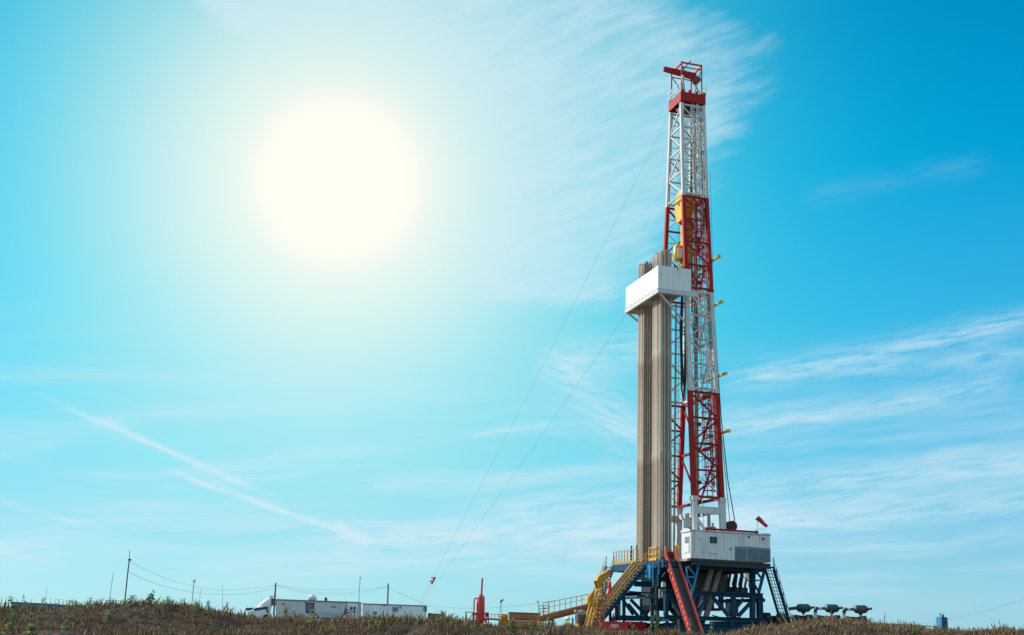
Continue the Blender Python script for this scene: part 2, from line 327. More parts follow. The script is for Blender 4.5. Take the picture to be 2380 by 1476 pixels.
def grid_mesh(name, xs, ys):
    X, Y = np.meshgrid(xs, ys); Z = terrain(X, Y); nx, ny = len(xs), len(ys)
    co = np.stack([X, Y, Z], -1).reshape(-1, 3); i = np.arange(nx * ny).reshape(ny, nx)
    q = np.stack([i[:-1, :-1], i[:-1, 1:], i[1:, 1:], i[1:, :-1]], -1).reshape(-1, 4)
    me = bpy.data.meshes.new(name); me.vertices.add(len(co)); me.vertices.foreach_set('co', co.ravel())
    me.loops.add(q.size); me.loops.foreach_set('vertex_index', q.ravel()); me.polygons.add(len(q))
    me.polygons.foreach_set('loop_start', np.arange(0, q.size, 4)); me.polygons.foreach_set('loop_total', np.full(len(q), 4)); me.update(); me.validate(); return me
mg = bpy.data.materials.new('clodded_dark_soil'); mg.use_nodes = True; q = N(mg.node_tree); b_ = mg.node_tree.nodes['Principled BSDF']
pos = q.new('ShaderNodeNewGeometry').outputs['Position']
gc = q.mix(q.ss(q.noise(pos, 1.3, 6, .65), .35, .68), (.035, .026, .021), (.13, .09, .065))
gc = q.mix(q.m('MULTIPLY', q.ss(q.noise(pos, .25, 4), .5, .7), .5), gc, (.13, .085, .045))
yy_ = q.sep(pos)[1]
dry = q.mix(q.ss(q.noise(pos, .4, 6, .65), .35, .7), (.15, .11, .07), (.27, .215, .15))
gc = q.mix(q.m('MAXIMUM', q.ss(yy_, 74, 80), q.ss(yy_, 54, 47)), gc, dry)
mg.node_tree.links.new(gc, b_.inputs['Base Color']); b_.inputs['Roughness'].default_value = .9; b_.inputs['Specular IOR Level'].default_value = .15
bp = q.new('ShaderNodeBump'); bp.inputs['Strength'].default_value = .9; bp.inputs['Distance'].default_value = .08
mg.node_tree.links.new(q.noise(pos, 9, 6, .7), bp.inputs['Height']); mg.node_tree.links.new(bp.outputs[0], b_.inputs['Normal'])
xs = np.unique(np.concatenate([np.linspace(-4000, -300, 15), np.linspace(-300, -42, 40), np.arange(-42, 42, .13), np.linspace(42, 300, 40), np.linspace(300, 4000, 15)]))
ys = np.unique(np.concatenate([np.linspace(-400, 0, 6), np.arange(0, 54, 1.5), np.arange(54, 78, .14), np.linspace(78, 300, 60), np.linspace(300, 6000, 20)]))
gm = grid_mesh('ground', xs, ys); gm.materials.append(mg)
go = bpy.data.objects.new('ground', gm); COL.objects.link(go); go['kind'] = 'structure'; go['label'] = 'dark clodded earth berm and flat well pad'
gm.polygons.foreach_set('use_smooth', [True] * len(gm.polygons))
# dry weeds: uncountable, so stuff
def weed_mat(name, stops, tr=.25):
    m = bpy.data.materials.new(name); m.use_nodes = True; nt = m.node_tree; q = N(nt); b = nt.nodes['Principled BSDF']
    g = q.new('ShaderNodeNewGeometry'); cc = q.ramp(g.outputs['Random Per Island'], stops)
    cc = q.v('SCALE', cc, scale=q.m('ADD', .55, q.m('MULTIPLY', q.noise(g.outputs['Position'], 5, 3), .9)))
    nt.links.new(cc, b.inputs['Base Color']); b.inputs['Roughness'].default_value = .85; b.inputs['Specular IOR Level'].default_value = .1
    t = q.new('ShaderNodeBsdfTranslucent'); nt.links.new(cc, t.inputs[0]); mx = q.new('ShaderNodeMixShader'); mx.inputs[0].default_value = tr
    nt.links.new(b.outputs[0], mx.inputs[1]); nt.links.new(t.outputs[0], mx.inputs[2]); nt.links.new(mx.outputs[0], nt.nodes['Material Output'].inputs[0]); return m
def scatter_weeds(name, n, seed, ylo, yhi, hlo, hhi, mt, label, fat=1.0, dens=None, lean=.16):
    r = np.random.RandomState(seed); x = r.uniform(-37, 37, n * 3); y = r.uniform(ylo, yhi, n * 3)
    if dens is not None:
        k = r.rand(n * 3) < dens(x, y); x, y = x[k], y[k]
    cp = vnoise(x * 1.25 + 7, y * .9 + 3) + .6 * vnoise(x * 2.9, y * 2.2 + 60) + .5
    k = r.rand(len(x)) < .06 + .94 * sst(cp, .12, .62) if lean > .1 else r.rand(len(x)) < 2
    x, y, cp = x[k], y[k], cp[k]
    x, y, cp = x[:n], y[:n], cp[:n]; n = len(x); z = terrain(x, y) - .04; h = r.uniform(hlo, hhi, n) * (.8 + .5 * (vnoise(x * .4, y * .4 + 77) + .5)) * (.65 + .7 * r.rand(n) ** 2) * (.62 + .75 * np.clip(cp, 0, 1))
    lx = r.normal(0, lean, n) * h; ly = r.normal(0, lean, n) * h
    prof = [(0, .010, 0), (.38, .012, .22), (.5, .040, .4), (.75, .036, .7), (1.0, .005, 1.0)]
    nr, ns = len(prof), 3; V = np.zeros((n, nr, ns, 3)); ph = r.rand(n) * 6.28
    for i, (t, rad, bend) in enumerate(prof):
        rr = rad * fat * (h / .5) ** .5 * r.uniform(.55, 1.4, n) * (1 if i > 1 else .8)
        for k in range(ns):
            a = ph + 2.094 * k + i * .5
            V[:, i, k, 0] = x + lx * bend ** 1.6 + rr * np.cos(a); V[:, i, k, 1] = y + ly * bend ** 1.6 + rr * np.sin(a); V[:, i, k, 2] = z + h * t
    idx = np.arange(n * nr * ns).reshape(n, nr, ns); F = []
    for i in range(nr - 1):
        for k in range(ns): F.append(np.stack([idx[:, i, k], idx[:, i, (k + 1) % ns], idx[:, i + 1, (k + 1) % ns], idx[:, i + 1, k]], -1))
    F = np.concatenate(F); me = bpy.data.meshes.new(name); me.vertices.add(V.size // 3); me.vertices.foreach_set('co', V.ravel())
    me.loops.add(F.size); me.loops.foreach_set('vertex_index', F.ravel()); me.polygons.add(len(F))
    me.polygons.foreach_set('loop_start', np.arange(0, F.size, 4)); me.polygons.foreach_set('loop_total', np.full(len(F), 4)); me.update(); me.validate()
    me.materials.append(mt); o = bpy.data.objects.new(name, me); COL.objects.link(o); o['kind'] = 'stuff'; o['label'] = label; return o
def dens1(x, y): return np.where(y > 66, 1.0, .62) * (.12 + .88 * sst(vnoise(x * .11 + 2, y * .3 + 50) + .35 * vnoise(x * .5, y * .5) + .014 * (x + 4), -.32, .1))
def dens2(x, y): return sst(vnoise(x * .3 + 12, y * .25 + 5) + .5 * vnoise(x * .9, y * .9 + 40), -.12, .22) * (1 - .75 * sst(y, 65, 68)) * (1 - .7 * sst(x, -4, 10))
WM1 = weed_mat('dry_weed_brown', [(0, (.19, .115, .08)), (.4, (.31, .20, .13)), (.75, (.43, .30, .19)), (1, (.60, .46, .30))])
WM4 = weed_mat('dry_weed_dark', [(0, (.13, .075, .045)), (.5, (.25, .15, .085)), (1, (.44, .31, .16))])
WM2 = weed_mat('dry_weed_mauve', [(0, (.13, .08, .07)), (.5, (.27, .17, .14)), (1, (.40, .26, .20))])
WM3 = weed_mat('dry_weed_olive', [(0, (.13, .145, .045)), (.5, (.25, .245, .075)), (1, (.44, .38, .14))])
scatter_weeds('dry_weeds', 30000, 11, 54, 72.5, .2, .38, WM1, 'dense dry brown weeds covering the earth berm', .55, dens1, .3)
scatter_weeds('dry_weeds', 44000, 12, 54, 72.0, .13, .32, WM2, 'low mauve brown dried seed heads on the berm', .75, dens1, .4)
scatter_weeds('dry_weeds', 13000, 13, 54, 72.0, .16, .38, WM3, 'olive and ochre dry stalks mixed through the berm weeds', .55, dens1, .3)
scatter_weeds('dry_weeds', 5200, 15, 52, 66.2, .34, .6, WM4, 'tall dry brown stalks in patches on the near slope of the berm', .48, dens2, .07)
scatter_weeds('dry_weeds', 3200, 14, 66.0, 71.0, .34, .56, WM1, 'taller dry seed spikes along the top of the berm', .6, lambda x, y: sst(vnoise(x * .75 + 20, y * .6 + 9) + .4 * vnoise(x * 2.2, y * 2), .1, .4), .2)
scatter_weeds('dry_weeds', 3000, 16, 60.0, 70.5, .28, .5, WM3, 'bushy olive brown clumps scattered over the berm', .8, lambda x, y: sst(vnoise(x * .6 + 70, y * .5 + 30) + .5 * vnoise(x * 1.9 + 3, y * 1.7), .16, .42), .42)

# ------------------------------------------------------------------ mallow plants (each one a thing)
def mallow(px, base, top, label, lush=1.0, pale=.15, Y=66.0, grp='green mallow plants on the berm'):
    r_ = ray(px, base); Y = 67.6
    for k in range(160):     # where the line of sight through the foot of the plant meets the berm
        yk = 50 + k * .11; pk = EYE + r_ * ((yk - EYE.y) / r_.y)
        if pk.z <= float(terrain(pk.x, yk)): Y = min(yk, 67.6); break
    b = py(px, base, Y); t = py(px, top, Y); b.z = float(terrain(b.x, Y)) - .03; h = max(t.z - b.z, .25)
    r = random.Random(int(px * 13 + top)); root = thing('mallow_plant', label, 'plant', b, 0, grp)
    lean = Vector((r.uniform(-.12, .2), r.uniform(-.1, .1), 0)) * h
    def at(s): return b + Vector((0, 0, h * s)) + lean * s * s
    mb = MB(); mb.loft([at(k / 6) for k in range(7)], [.02 - .002 * k for k in range(7)], 5); part(mb, 'stem', M_STEM, root)
    lf, lp = MB(), MB(); n = int((26 + 26 * h) * lush)
    for i in range(n):
        s = r.uniform(.22, 1.0) ** .8; p = at(min(s, .99)); a = r.uniform(0, 6.283); ln = r.uniform(.055, .125) * (1.25 - .6 * s) * (.75 + .5 * lush)
        dr = Vector((math.cos(a), math.sin(a), r.uniform(-.35, .6))).normalized(); sd_ = dr.cross(ZV).normalized(); nn = sd_.cross(dr)
        base_ = p + dr * ln * .55; tip = base_ + dr * ln * 1.5 - ZV * ln * .25; m1 = base_ + dr * ln * .7; fold = nn * ln * .18
        (lp if r.random() < pale else lf)._add([base_, m1 + sd_ * ln * .75 + fold, tip, m1 - sd_ * ln * .75 + fold, p], [(0, 1, 2), (0, 2, 3), (4, 0, 1)])
    for i in range(int(7 * lush)):
        s = r.uniform(.5, 1.0); p = at(s); o = Vector((r.uniform(-1, 1), r.uniform(-1, 1), r.uniform(-.2, .5))) * .05; rr = r.uniform(.02, .035)
        lf.loft([p + o - ZV * rr, p + o, p + o + ZV * rr], [rr * .4, rr, rr * .4], 5)
    part(lf, 'leaves', M_LEAF, root)
    if lp.f: part(lp, 'pale_leaves', M_LEAF2, root)
for a in [
    (24, 1462, 1384, 'tall mallow stalk in front of the grey shed roof, far left', .9), (54, 1432, 1385, 'thin dark mallow stalk rising against the grey shed at far left', .5),
    (92, 1436, 1387, 'leaning mallow stalk with bare pale stem where grey shed meets blue shed', .6), (155, 1436, 1393, 'small dark mallow tip just right of the blue shed', .6),
    (172, 1424, 1396, 'short yellowish mallow right of the blue shed', .6), (203, 1420, 1387, 'mallow with round brown head left of the leaning thin antenna', .6),
    (292, 1436, 1382, 'leafy mallow in front of the foot of the tall utility mast', 1.1), (349, 1412, 1379, 'bushy mallow clump on top of the left mound', 1.5),
    (388, 1420, 1385, 'mallow arching right, between the left mound and the red roof', .9), (451, 1450, 1397, 'leafy mallow under the square floodlight mast', 1.1),
    (484, 1438, 1397, 'mallow with twin heads right of the floodlight mast', .8), (247, 1462, 1424, 'pale green mallow low on the slope left of the left mound', 1.1, .4),
    (16, 1482, 1448, 'broad leaved mallow in the lower left corner', 1.4, .4), (68, 1484, 1450, 'bright leafy mallow low on the dark slope near the left corner', 1.4, .4),
    (153, 1478, 1441, 'yellow green mallow low on the slope below the blue shed', 1.0, .5), (28, 1446, 1418, 'small green mallow at the far left edge under the grey shed', .8),
    (70, 1446, 1424, 'small mallow with yellow leaves under the grey shed', .7, .5), (718, 1462, 1417, 'pale mallow in front of the trailer window', 1.0, .55),
    (662, 1440, 1402, 'dry reddish topped weed stalk before the left end of the long trailer', .9, .8), (855, 1480, 1438, 'green mallow below the office trailer stripe, left part', .9),
    (878, 1472, 1441, 'slim mallow under the middle of the office trailer', .7), (1018, 1470, 1419, 'yellow tipped mallow in front of the rusty tank right of the office trailer', .9, .4),
    (1046, 1462, 1426, 'dark little mallow between rusty tank and red separator', .6), (1063, 1464, 1430, 'round headed mallow just left of the red separator frame', .7),
    (1128, 1484, 1462, 'low green mallow under the red separator', .9), (1058, 1486, 1462, 'pale low mallow below left of the red separator', .9, .4),
    (1191, 1486, 1439, 'upright leafy mallow before the orange tank, left', 1.4), (1238, 1482, 1439, 'upright leafy mallow before the orange tank, right', 1.1),
    (1274, 1464, 1421, 'tall mallow with dark head crossing the rusty trough', .9), (1260, 1462, 1442, 'pale mallow beside the foot of the rusty trough', .9, .5),
    (1474, 1480, 1452, 'leafy mallow in front of the red steel box', 1.2), (1508, 1478, 1432, 'thin mallow stalk left of the tall one under the blue ladder', .6, .3),
    (1529, 1482, 1419, 'tallest mallow stalk in front of the blue substructure', .9), (1581, 1466, 1441, 'mallow bending left beside the red slide', .6, .3),
    (1609, 1476, 1438, 'round headed mallow crossing the foot of the red slide', .8), (1653, 1482, 1444, 'mallow stalk right of the red slide foot', .8, .3),
    (1738, 1478, 1462, 'low pale mallow under the right end of the substructure', .8, .5), (2125, 1478, 1461, 'yellowish mallow in front of the long grey roofs at right', .8, .6),
    (2252, 1478, 1459, 'left one of two small mallow heads right of the blue tank tower', .6), (2264, 1478, 1459, 'right one of two small mallow heads right of the blue tank tower', .5),
    (2338, 1472, 1451, 'pale seed head on the mound in the far right corner', .6, .5), (805, 1478, 1446, 'small mallow below the gap between the two trailers', .7, .3)]:
    mallow(*a)
# ------------------------------------------------------------------ derrick mast
def vh(z): return float(np.interp(z, [6, 11.45, 21.5, 31.4, 41.28, 51.3], [4.95, 4.58, 3.62, 2.72, 1.88, 1.26]))
def uc(z): return -.06 + .0042 * (z - 11.5)
def uh(z): return 1.36 - .0042 * (z - 11.5)
def leg(su, sv_, z): return R(uc(z) + su * uh(z), .14 + sv_ * vh(z), z)
mast = rigthing('derrick_mast', 'tall red and white banded lattice derrick mast of the drilling rig', 'derrick', 0, 0, FZ)
SEC = [(11.45, 21.5, M_RED), (21.5, 31.4, M_WHITE), (31.4, 41.28, M_RED), (41.28, 51.3, M_WHITE)]
NM = {M_RED: 'red', M_WHITE: 'white'}
for z0, z1, m in SEC:
    lv = [z0 + .18 + (z1 - z0 - .36) * k / 4 for k in range(5)]; top = z0 > 41
    wl = .41 - .09 * (z0 - 11) / 30
    for su in (-1, 1):
        for sv_ in (-1, 1):
            part(MB().beam(leg(su, sv_, z0 + .02), leg(su, sv_, z1 - .02), wl, wl, CV), 'leg', m, mast, label=f'{NM[m]} mast leg section')
            if z0 > 12: part(MB().box(leg(su, sv_, z0), CU * (wl / 2 + .04), CV * (wl / 2 + .04), ZV * .13), 'joint_plate', m, mast)
    bw = .165 if not top else .14
    for sv_ in (-1, 1):
        for k, z in enumerate(lv):
            part(MB().beam(leg(-1, sv_, z), leg(1, sv_, z), bw, bw * (1.25 if k in (0, 4) else 1)), 'horizontal_brace', m, mast)
        for k in range(4):
            a, b = (-1, 1) if (k % 2 == 0) else (1, -1)
            part(MB().beam(leg(a, sv_, lv[4 - k] - .1), leg(b, sv_, lv[3 - k] + .1), bw * .9), 'diagonal_brace', m, mast)
            part(MB().beam(leg(-1, sv_, (lv[k] + lv[k + 1]) / 2), leg(1, sv_, (lv[k] + lv[k + 1]) / 2), .06), 'tie_rod', m, mast); part(MB().beam(leg(b, sv_, lv[4 - k] - .15), leg(a, sv_, lv[3 - k] + .15), .045), 'tie_rod', m, mast)
    for k in (0, 2, 4):
        part(MB().beam(leg(1, -1, lv[k]), leg(1, 1, lv[k]), .2, .24), 'rear_beam', m, mast)
    for k in (0, 2):
        mid = (leg(1, -1, lv[k]) + leg(1, 1, lv[k])) / 2
        for sv_ in (-1, 1): part(MB().beam(leg(1, sv_, lv[k + 2] - .1), mid, .14), 'knee_brace', m, mast)
    if top:
        for k in range(4):
            part(MB().beam(leg(-1, 1, lv[k]), leg(-1, -1, lv[k]), .13), 'side_brace', m, mast)
            part(MB().beam(leg(-1, 1 if k % 2 else -1, lv[k]), leg(-1, -1 if k % 2 else 1, lv[k + 1]), .12), 'side_diagonal', m, mast)
# white base section standing on the drill floor
for su in (-1, 1):
    for sv_ in (-1, 1):
        part(MB().beam(leg(su, sv_, FZ + .02), leg(su, sv_, 11.43), .52 if su > 0 else .42, .42, CV), 'base_leg', M_WHITE, mast)
        part(MB().box(leg(su, sv_, 11.45), CU * .28, CV * .3, ZV * .2), 'pin_joint', M_WHITE, mast)
for sv_ in (-1, 1):
    part(MB().beam(leg(-1, sv_, 10.45), leg(1, sv_, 10.45), .4, .62), 'base_girder', M_WHITE, mast)
    part(MB().beam(leg(-1, sv_, 10.0), leg(.55, sv_, 7.2), .22), 'base_diagonal', M_WHITE, mast)
part(MB().beam(leg(1, -1, 10.6), leg(1, 1, 10.6), .3, .5), 'base_beam', M_WHITE, mast)
for sv_ in (-1, 1): part(MB().beam(leg(-1, sv_, 9.3), R(-2.0, .14 + sv_ * (vh(9) - .3), 7.0), .16), 'strut', M_YEL2, mast)
# yellow bars laid across the rear face, sticking out towards the viewer
for z in (34.6, 30.0, 23.0, 17.6):
    p0 = leg(1, -1, z) + CU * .28; part(MB().beam(p0 + CV * 3.4 - ZV * .0, p0 - CV * 1.6, .16, .19), 'cable_arm', M_YEL, mast)
    part(MB().box(p0 - CV * 1.5, CU * .12, CV * .18, ZV * .13), 'arm_end', M_YEL2, mast); part(MB().box(p0 + CV * .5, CU * .16, CV * .25, ZV * .19), 'arm_clamp', M_YEL2, mast)
# caged ladder up the near face
lu = lambda z: uc(z) + .1
lpt = lambda z, du, dv: R(lu(z) + du, .14 - vh(z) - .22 + dv, z)
for z0, z1, m in SEC:
    for du in (-.24, .24): part(MB().beam(lpt(z0 + .05, du, 0), lpt(z1 - .05, du, 0), .055, .07, CV), 'ladder_rail', m, mast)
    for k in range(5):
        a = math.pi * (k / 4); part(MB().beam(lpt(z0 + 1, math.cos(a) * .4, -.06 - math.sin(a) * .62), lpt(z1 - .3, math.cos(a) * .4, -.06 - math.sin(a) * .62), .045, .045, CV), 'cage_strap', m, mast)
    rung = MB().tube(-CU * .24, CU * .24, .022, 5).mesh('ladder_rung', Matrix.Rotation(-YAW, 4, 'Z')); rung.materials.append(m)
    hoop = MB()
    hp = [Vector((math.cos(math.pi * (j / 10 * 1.16 - .08)) * .42, -.06 - math.sin(math.pi * (j / 10 * 1.16 - .08)) * .66, 0)) for j in range(11)]
    for a, b in zip(hp, hp[1:]): hoop.beam(a, b, .05, .09)
    hoop = hoop.mesh('cage_hoop'); hoop.materials.append(m)
    RYM = Matrix.Rotation(YAW, 4, 'Z')
    z = z0 + .3
    while z < z1 - .1:
        inst(rung, 'ladder_rung', mast, Matrix.Translation(lpt(z, 0, 0)) @ RYM); z += .42
    z = z0 + .7
    while z < z1:
        inst(hoop, 'cage_hoop', mast, Matrix.Translation(lpt(z, 0, 0)) @ RYM); z += .72
# guide pipe and hydraulic risers against the rear face
for z0, z1, m, r, u_, v_ in [(41.5, 49.6, M_YEL2, .13, .95, .05), (31.5, 41.5, M_BROWN, .2, .95, .05), (22.5, 31.5, M_TAN, .2, .95, .05), (7.2, 22.5, M_TAN, .2, .98, .05),
                             (30, 50.4, M_BROWN, .1, .62, .25), (8, 50.4, M_TAN, .09, .62, -.5), (27.2, 30.2, M_BROWN, .27, .95, .05)]:
    part(MB().tube(R(u_, v_, z0), R(u_, v_, z1), r, 10), 'guide_pipe', m, mast, True)
for z in (50.2, 45, 37.5, 33, 26.5, 19, 13.5): part(MB().box(R(1.05, .05, z), CU * .3, CV * .28, ZV * .16), 'pipe_bracket', M_GREY if z > 41 or 22 < z < 31 else M_RED, mast)
for z0, z1, m in SEC:
    for o in (.1, .26): part(MB().tube(leg(1, -1, z0 + .1) + CU * (-.3) + CV * o, leg(1, -1, z1 - .1) + CU * (-.3) + CV * o, .045, 6), 'riser_pipe', M_GREY, mast, True)
# crown
crown = rigthing('crown_block', 'red crown block platform with railing and lifting frame on top of the mast', 'crown block', uc(51.4), .14, 51.35)
for nm, bx in [('side_plate', (-1.28, 1.46, -1.38, -1.3, 51.4, 52.4)), ('side_plate', (-1.28, 1.46, 1.52, 1.6, 51.4, 52.4)), ('end_plate', (-1.28, -1.2, -1.3, 1.52, 51.4, 52.4)), ('end_plate', (1.38, 1.46, -1.3, 1.52, 51.4, 52.4)),
               ('deck', (-1.2, 1.38, -1.3, 1.52, 52.2, 52.3)), ('sheave_beam', (-1.2, 1.38, -.5, -.2, 51.45, 52.1)), ('sheave_beam', (-1.2, 1.38, .5, .8, 51.45, 52.1))]:
    part(MB().rbox(*bx), nm, M_RED, crown)
for k in range(6):
    u_ = -.9 + k * .36; part(MB().tube(R(u_ - .06, .15, 51.6), R(u_ + .06, .15, 51.6), .62, 18), 'sheave', M_DGREY, crown, True)
for u_ in (-1.1, -.3, .5, 1.3):
    for v_ in (-1.34, 1.56):
        part(MB().box(R(u_, v_, 52.5), CU * .12, CV * .1, ZV * .16), 'lug', M_RED, crown)
def railing(root, pts, h=1.1, mt=None, toe=.2, sp=1.2, w_=.05, mids=1):
    mt = mt or M_YEL2
    for a, b in zip(pts, pts[1:]):
        a, b = Vector(a), Vector(b); n = max(1, round((b - a).length / sp))
        part(MB().beam(a + ZV * h, b + ZV * h, w_), 'top_rail', mt, root)
        for k in range(mids): part(MB().beam(a + ZV * h * (k + 1) / (mids + 1), b + ZV * h * (k + 1) / (mids + 1), w_ * .85), 'mid_rail', mt, root)
        if toe: part(MB().beam(a + ZV * toe / 2, b + ZV * toe / 2, .03, toe), 'toe_board', mt, root)
        for k in range(n + 1):
            if k == 0 and a != Vector(pts[0]): continue
            p = a.lerp(b, k / n); part(MB().beam(p + ZV * .01, p + ZV * (h - .01), w_ * 1.15), 'post', mt, root)
railing(crown, [R(-1.34, 1.66, 52.3), R(-1.34, -1.44, 52.3)], 1.15, M_BAIT2, 0, .9, .045); railing(crown, [R(-1.1, 1.66, 52.3), R(1.52, 1.66, 52.3), R(1.52, -1.4, 52.3)], 1.15, M_BAIT2, 0, .9, .045)
gz0, gz1 = 52.3, 55.75
gp = lambda su, sv_, z: R(.05 + su * 1.1, .12 + sv_ * 1.25, z)
for su in (-1, 1):
    for sv_ in (-1, 1): part(MB().tube(gp(su, sv_, gz0), gp(su, sv_, gz1), .07, 8), 'frame_post', M_RED, crown, True)
    part(MB().beam(gp(su, -1, gz1), gp(su, 1, gz1), .16, .24), 'frame_beam', M_RED2, crown)
for sv_ in (-1, 1):
    part(MB().beam(gp(-1, sv_, gz1 - .02), gp(1, sv_, gz1 - .02), .1, .14), 'frame_beam', M_RED, crown); part(MB().beam(gp(-1, sv_, gz1 - .5), gp(1, sv_, gz1 - .5), .08), 'frame_beam', M_RED, crown)
    part(MB().beam(gp(-1, sv_, gz1 - .4), gp(1, sv_, gz0 + .1), .07), 'frame_diagonal', M_RED, crown)
part(MB().beam(gp(1, -1, gz1 - .4), gp(1, 1, gz0 + .2), .07), 'frame_diagonal', M_RED, crown); part(MB().beam(gp(-.2, -1.2, gz1 + .18), gp(-.2, 1.15, gz1 + .18), .1), 'frame_beam', M_RED, crown)
part(MB().hexa([R(-2.45, .08, 55.15), R(1.15, .08, 54.75), R(1.15, .36, 54.75), R(-2.45, .36, 55.15), R(-2.45, .08, 55.62), R(1.15, .08, 55.5), R(1.15, .36, 55.5), R(-2.45, .36, 55.62)]), 'jib_beam', M_RED, crown)
part(MB().tube(R(1.2, -.1, 54.75), R(1.2, .55, 54.75), .36, 14), 'jib_pulley', M_BROWN, crown, True)
lp = thing('beacon_lamp', 'small white lamp on a leaning tan post on the crown platform', 'lamp', R(-.95, -1.3, 52.4), YAW)
part(MB().beam(R(-.8, -1.25, 52.32), R(-1.02, -1.25, 53.9), .16), 'post', M_BEIGE, lp); part(MB().loft([R(-1.02, -1.25, 53.9), R(-1.03, -1.25, 54.1), R(-1.04, -1.25, 54.25)], [.12, .17, .06], 8), 'lamp_head', M_LAMPW, lp, True)
# travelling gear
tb = rigthing('travelling_block', 'big yellow travelling block hanging inside the mast', 'travelling block', -.1, 0.1, 40.8)
def blk(mb, u0, u1, prof): return mb.prism([R(u0, v_, z) for v_, z in prof], CU * (u1 - u0))
pf = [(-.45, 39.1), (.65, 39.1), (1.1, 40.2), (1.15, 41.2), (.8, 42.0), (.35, 42.3), (-.15, 42.3), (-.6, 42.0), (-.95, 41.2), (-.9, 40.2)]
part(blk(MB(), -.8, -.68, pf), 'cheek_plate', M_YEL2, tb); part(blk(MB(), .2, .32, pf), 'cheek_plate', M_YEL2, tb)
part(blk(MB(), -.68, .2, [(v_ * .93 + .01, 40.72 + (z - 40.72) * .95) for v_, z in pf]), 'sheave_case', M_OCHRE, tb)
part(MB().tube(R(-.84, .1, 40.9), R(.36, .1, 40.9), .2, 12), 'axle', M_DGREY, tb, True)
part(MB().tube(R(-.1, .1, 39.3), R(-.1, .1, 38.9), .26, 10), 'becket', M_YEL2, tb, True)
for k in range(8):
    a = (-.45 + .12 * (k % 4), .1 + (.5 if k > 3 else -.5)); part(MB().tube(R(a[0], a[1], 41.6), R(a[0] + .05, a[1] * 1.05, 51.3), .022, 5), 'drill_line', M_WIRE, tb)
td = rigthing('top_drive', 'yellow top drive with white motor hanging below the travelling block', 'top drive', -.05, .1, 36.5)
part(MB().rbox(-.42, -.2, -.35, .55, 36.6, 38.9), 'frame', M_YEL2, td); part(MB().rbox(.12, .34, -.35, .55, 36.6, 38.9), 'frame', M_OCHRE, td); part(MB().rbox(-.2, .12, -.2, .4, 36.8, 38.6), 'gearbox', M_OCHRE, td)
part(MB().loft([R(-.75, .45, 35.1), R(-.78, .45, 35.3), R(-.78, .45, 36.5), R(-.7, .45, 36.8)], [.3, .44, .44, .26], 12), 'motor', M_YEL2, td, True)
part(MB().hexa([R(-1.02, -.02, 35.3), R(-.55, -.1, 35.3), R(-.55, -.06, 35.3), R(-1.02, .02, 35.3), R(-.98, -.02, 36.3), R(-.52, -.1, 36.3), R(-.52, -.06, 36.3), R(-.98, .02, 36.3)]), 'motor_cover', M_LAMPW, td)
part(MB().rbox(-.5, .4, -.3, .5, 34.6, 36.6), 'swivel', M_OCHRE, td)
for v_ in (-.3, .5): part(MB().loft([R(-.35, v_, 34.8), R(-.75, v_, 34.2), R(-.9, v_, 33.3)], [.1, .09, .08], 7), 'link_arm', M_YEL2, td, True)
part(MB().loft([R(-1.0, .6, 36.4), R(-1.22, .6, 35.8), R(-1.15, .6, 34.4), R(-1.2, .6, 32.6)], .05, 6), 'hose', M_LAMPW, td, True)
for v_ in (-.25, .45): part(MB().beam(R(-.6, v_, 34.4), R(-.95, v_, 32.2), .1), 'tie_bar', M_RED, td)
part(MB().loft([R(-.1, .1, 34.6), R(-.1, .1, 33.6), R(-.1, .1, 33.3), R(-.1, .1, 32.8)], [.12, .14, .26, .22], 10), 'elevator', M_YEL2, td, True)
for k in range(5):
    zc = 34.9 + k * .75; part(MB().box(R(.46, .12, zc), CU * .08, CV * .3, ZV * .18), 'pipe_clamp', M_OCHRE if k % 2 else M_DGREY, td)
hs = rigthing('service_hose', 'thick black hose loop hanging inside the mast behind the near left leg', 'hose', -.95, -.6, 24)
zt = 32.5
part(MB().loft([R(-.75, -.5, zt), R(-.95, -.55, 28), R(-.85, -.6, 22.2), R(-.7, -.6, 20.9), R(-.52, -.55, 22.2), R(-.35, -.3, 27), R(-.2, 0, 33)], .085, 8), 'hose_loop', M_BLACK, hs, True)
part(MB().loft([R(-.55, -.3, zt), R(-.72, -.35, 27), R(-.6, -.4, 23), R(-.45, -.4, 22), R(-.3, -.3, 23), R(-.1, .1, 33)], .07, 8), 'hose_loop', M_BLACK, hs, True)
# cables outside the mast on the right
dr0 = pv(1699, 1223, -4.75)
cb = rigthing('hose_cable', 'black cable running from the red brown drum up beside the mast leg', 'cable', 2.6, -3.4, 9.6)
for dx_, r_ in ((.32, .045), (-.15, .03)):
    part(MB().loft([dr0 + CU * dx_ + ZV * .1, dr0 + CU * (dx_ + .02) + ZV * .7, R(2.35 + dx_ * .4, -3.3, 13.5), R(1.95 + dx_ * .3, -3.0, 19), R(1.8, -2.7, 25), R(1.68, -2.6, 28.3), R(1.6, -2.55, 29)], r_, 6), 'cable_run', M_BLACK, cb, True)
for y0, x0 in ((-.4, .1), (.3, -.05)): part(MB().tube(R(1.75 + x0, -2.3 + y0, 12), R(1.5 + x0, -1.6 + y0, 44), .018, 4), 'thin_wire', M_WIRE, cb)
for u_, v_, z0, z1 in ((-.6, .9, 8, 50), (-.25, 1.1, 9, 51), (.2, -.9, 8, 50), (.45, -1.0, 12, 51), (-.75, -.2, 7.5, 30), (1.1, -.7, 8, 48), (1.15, .9, 8, 49)):
    part(MB().loft([R(u_, v_ * 1.6, z0), R(u_ * .95, v_ * 1.2, (z0 + z1) / 2), R(u_ * .8, v_ * .9, z1)], .02, 4), 'thin_wire', M_WIRE, cb)
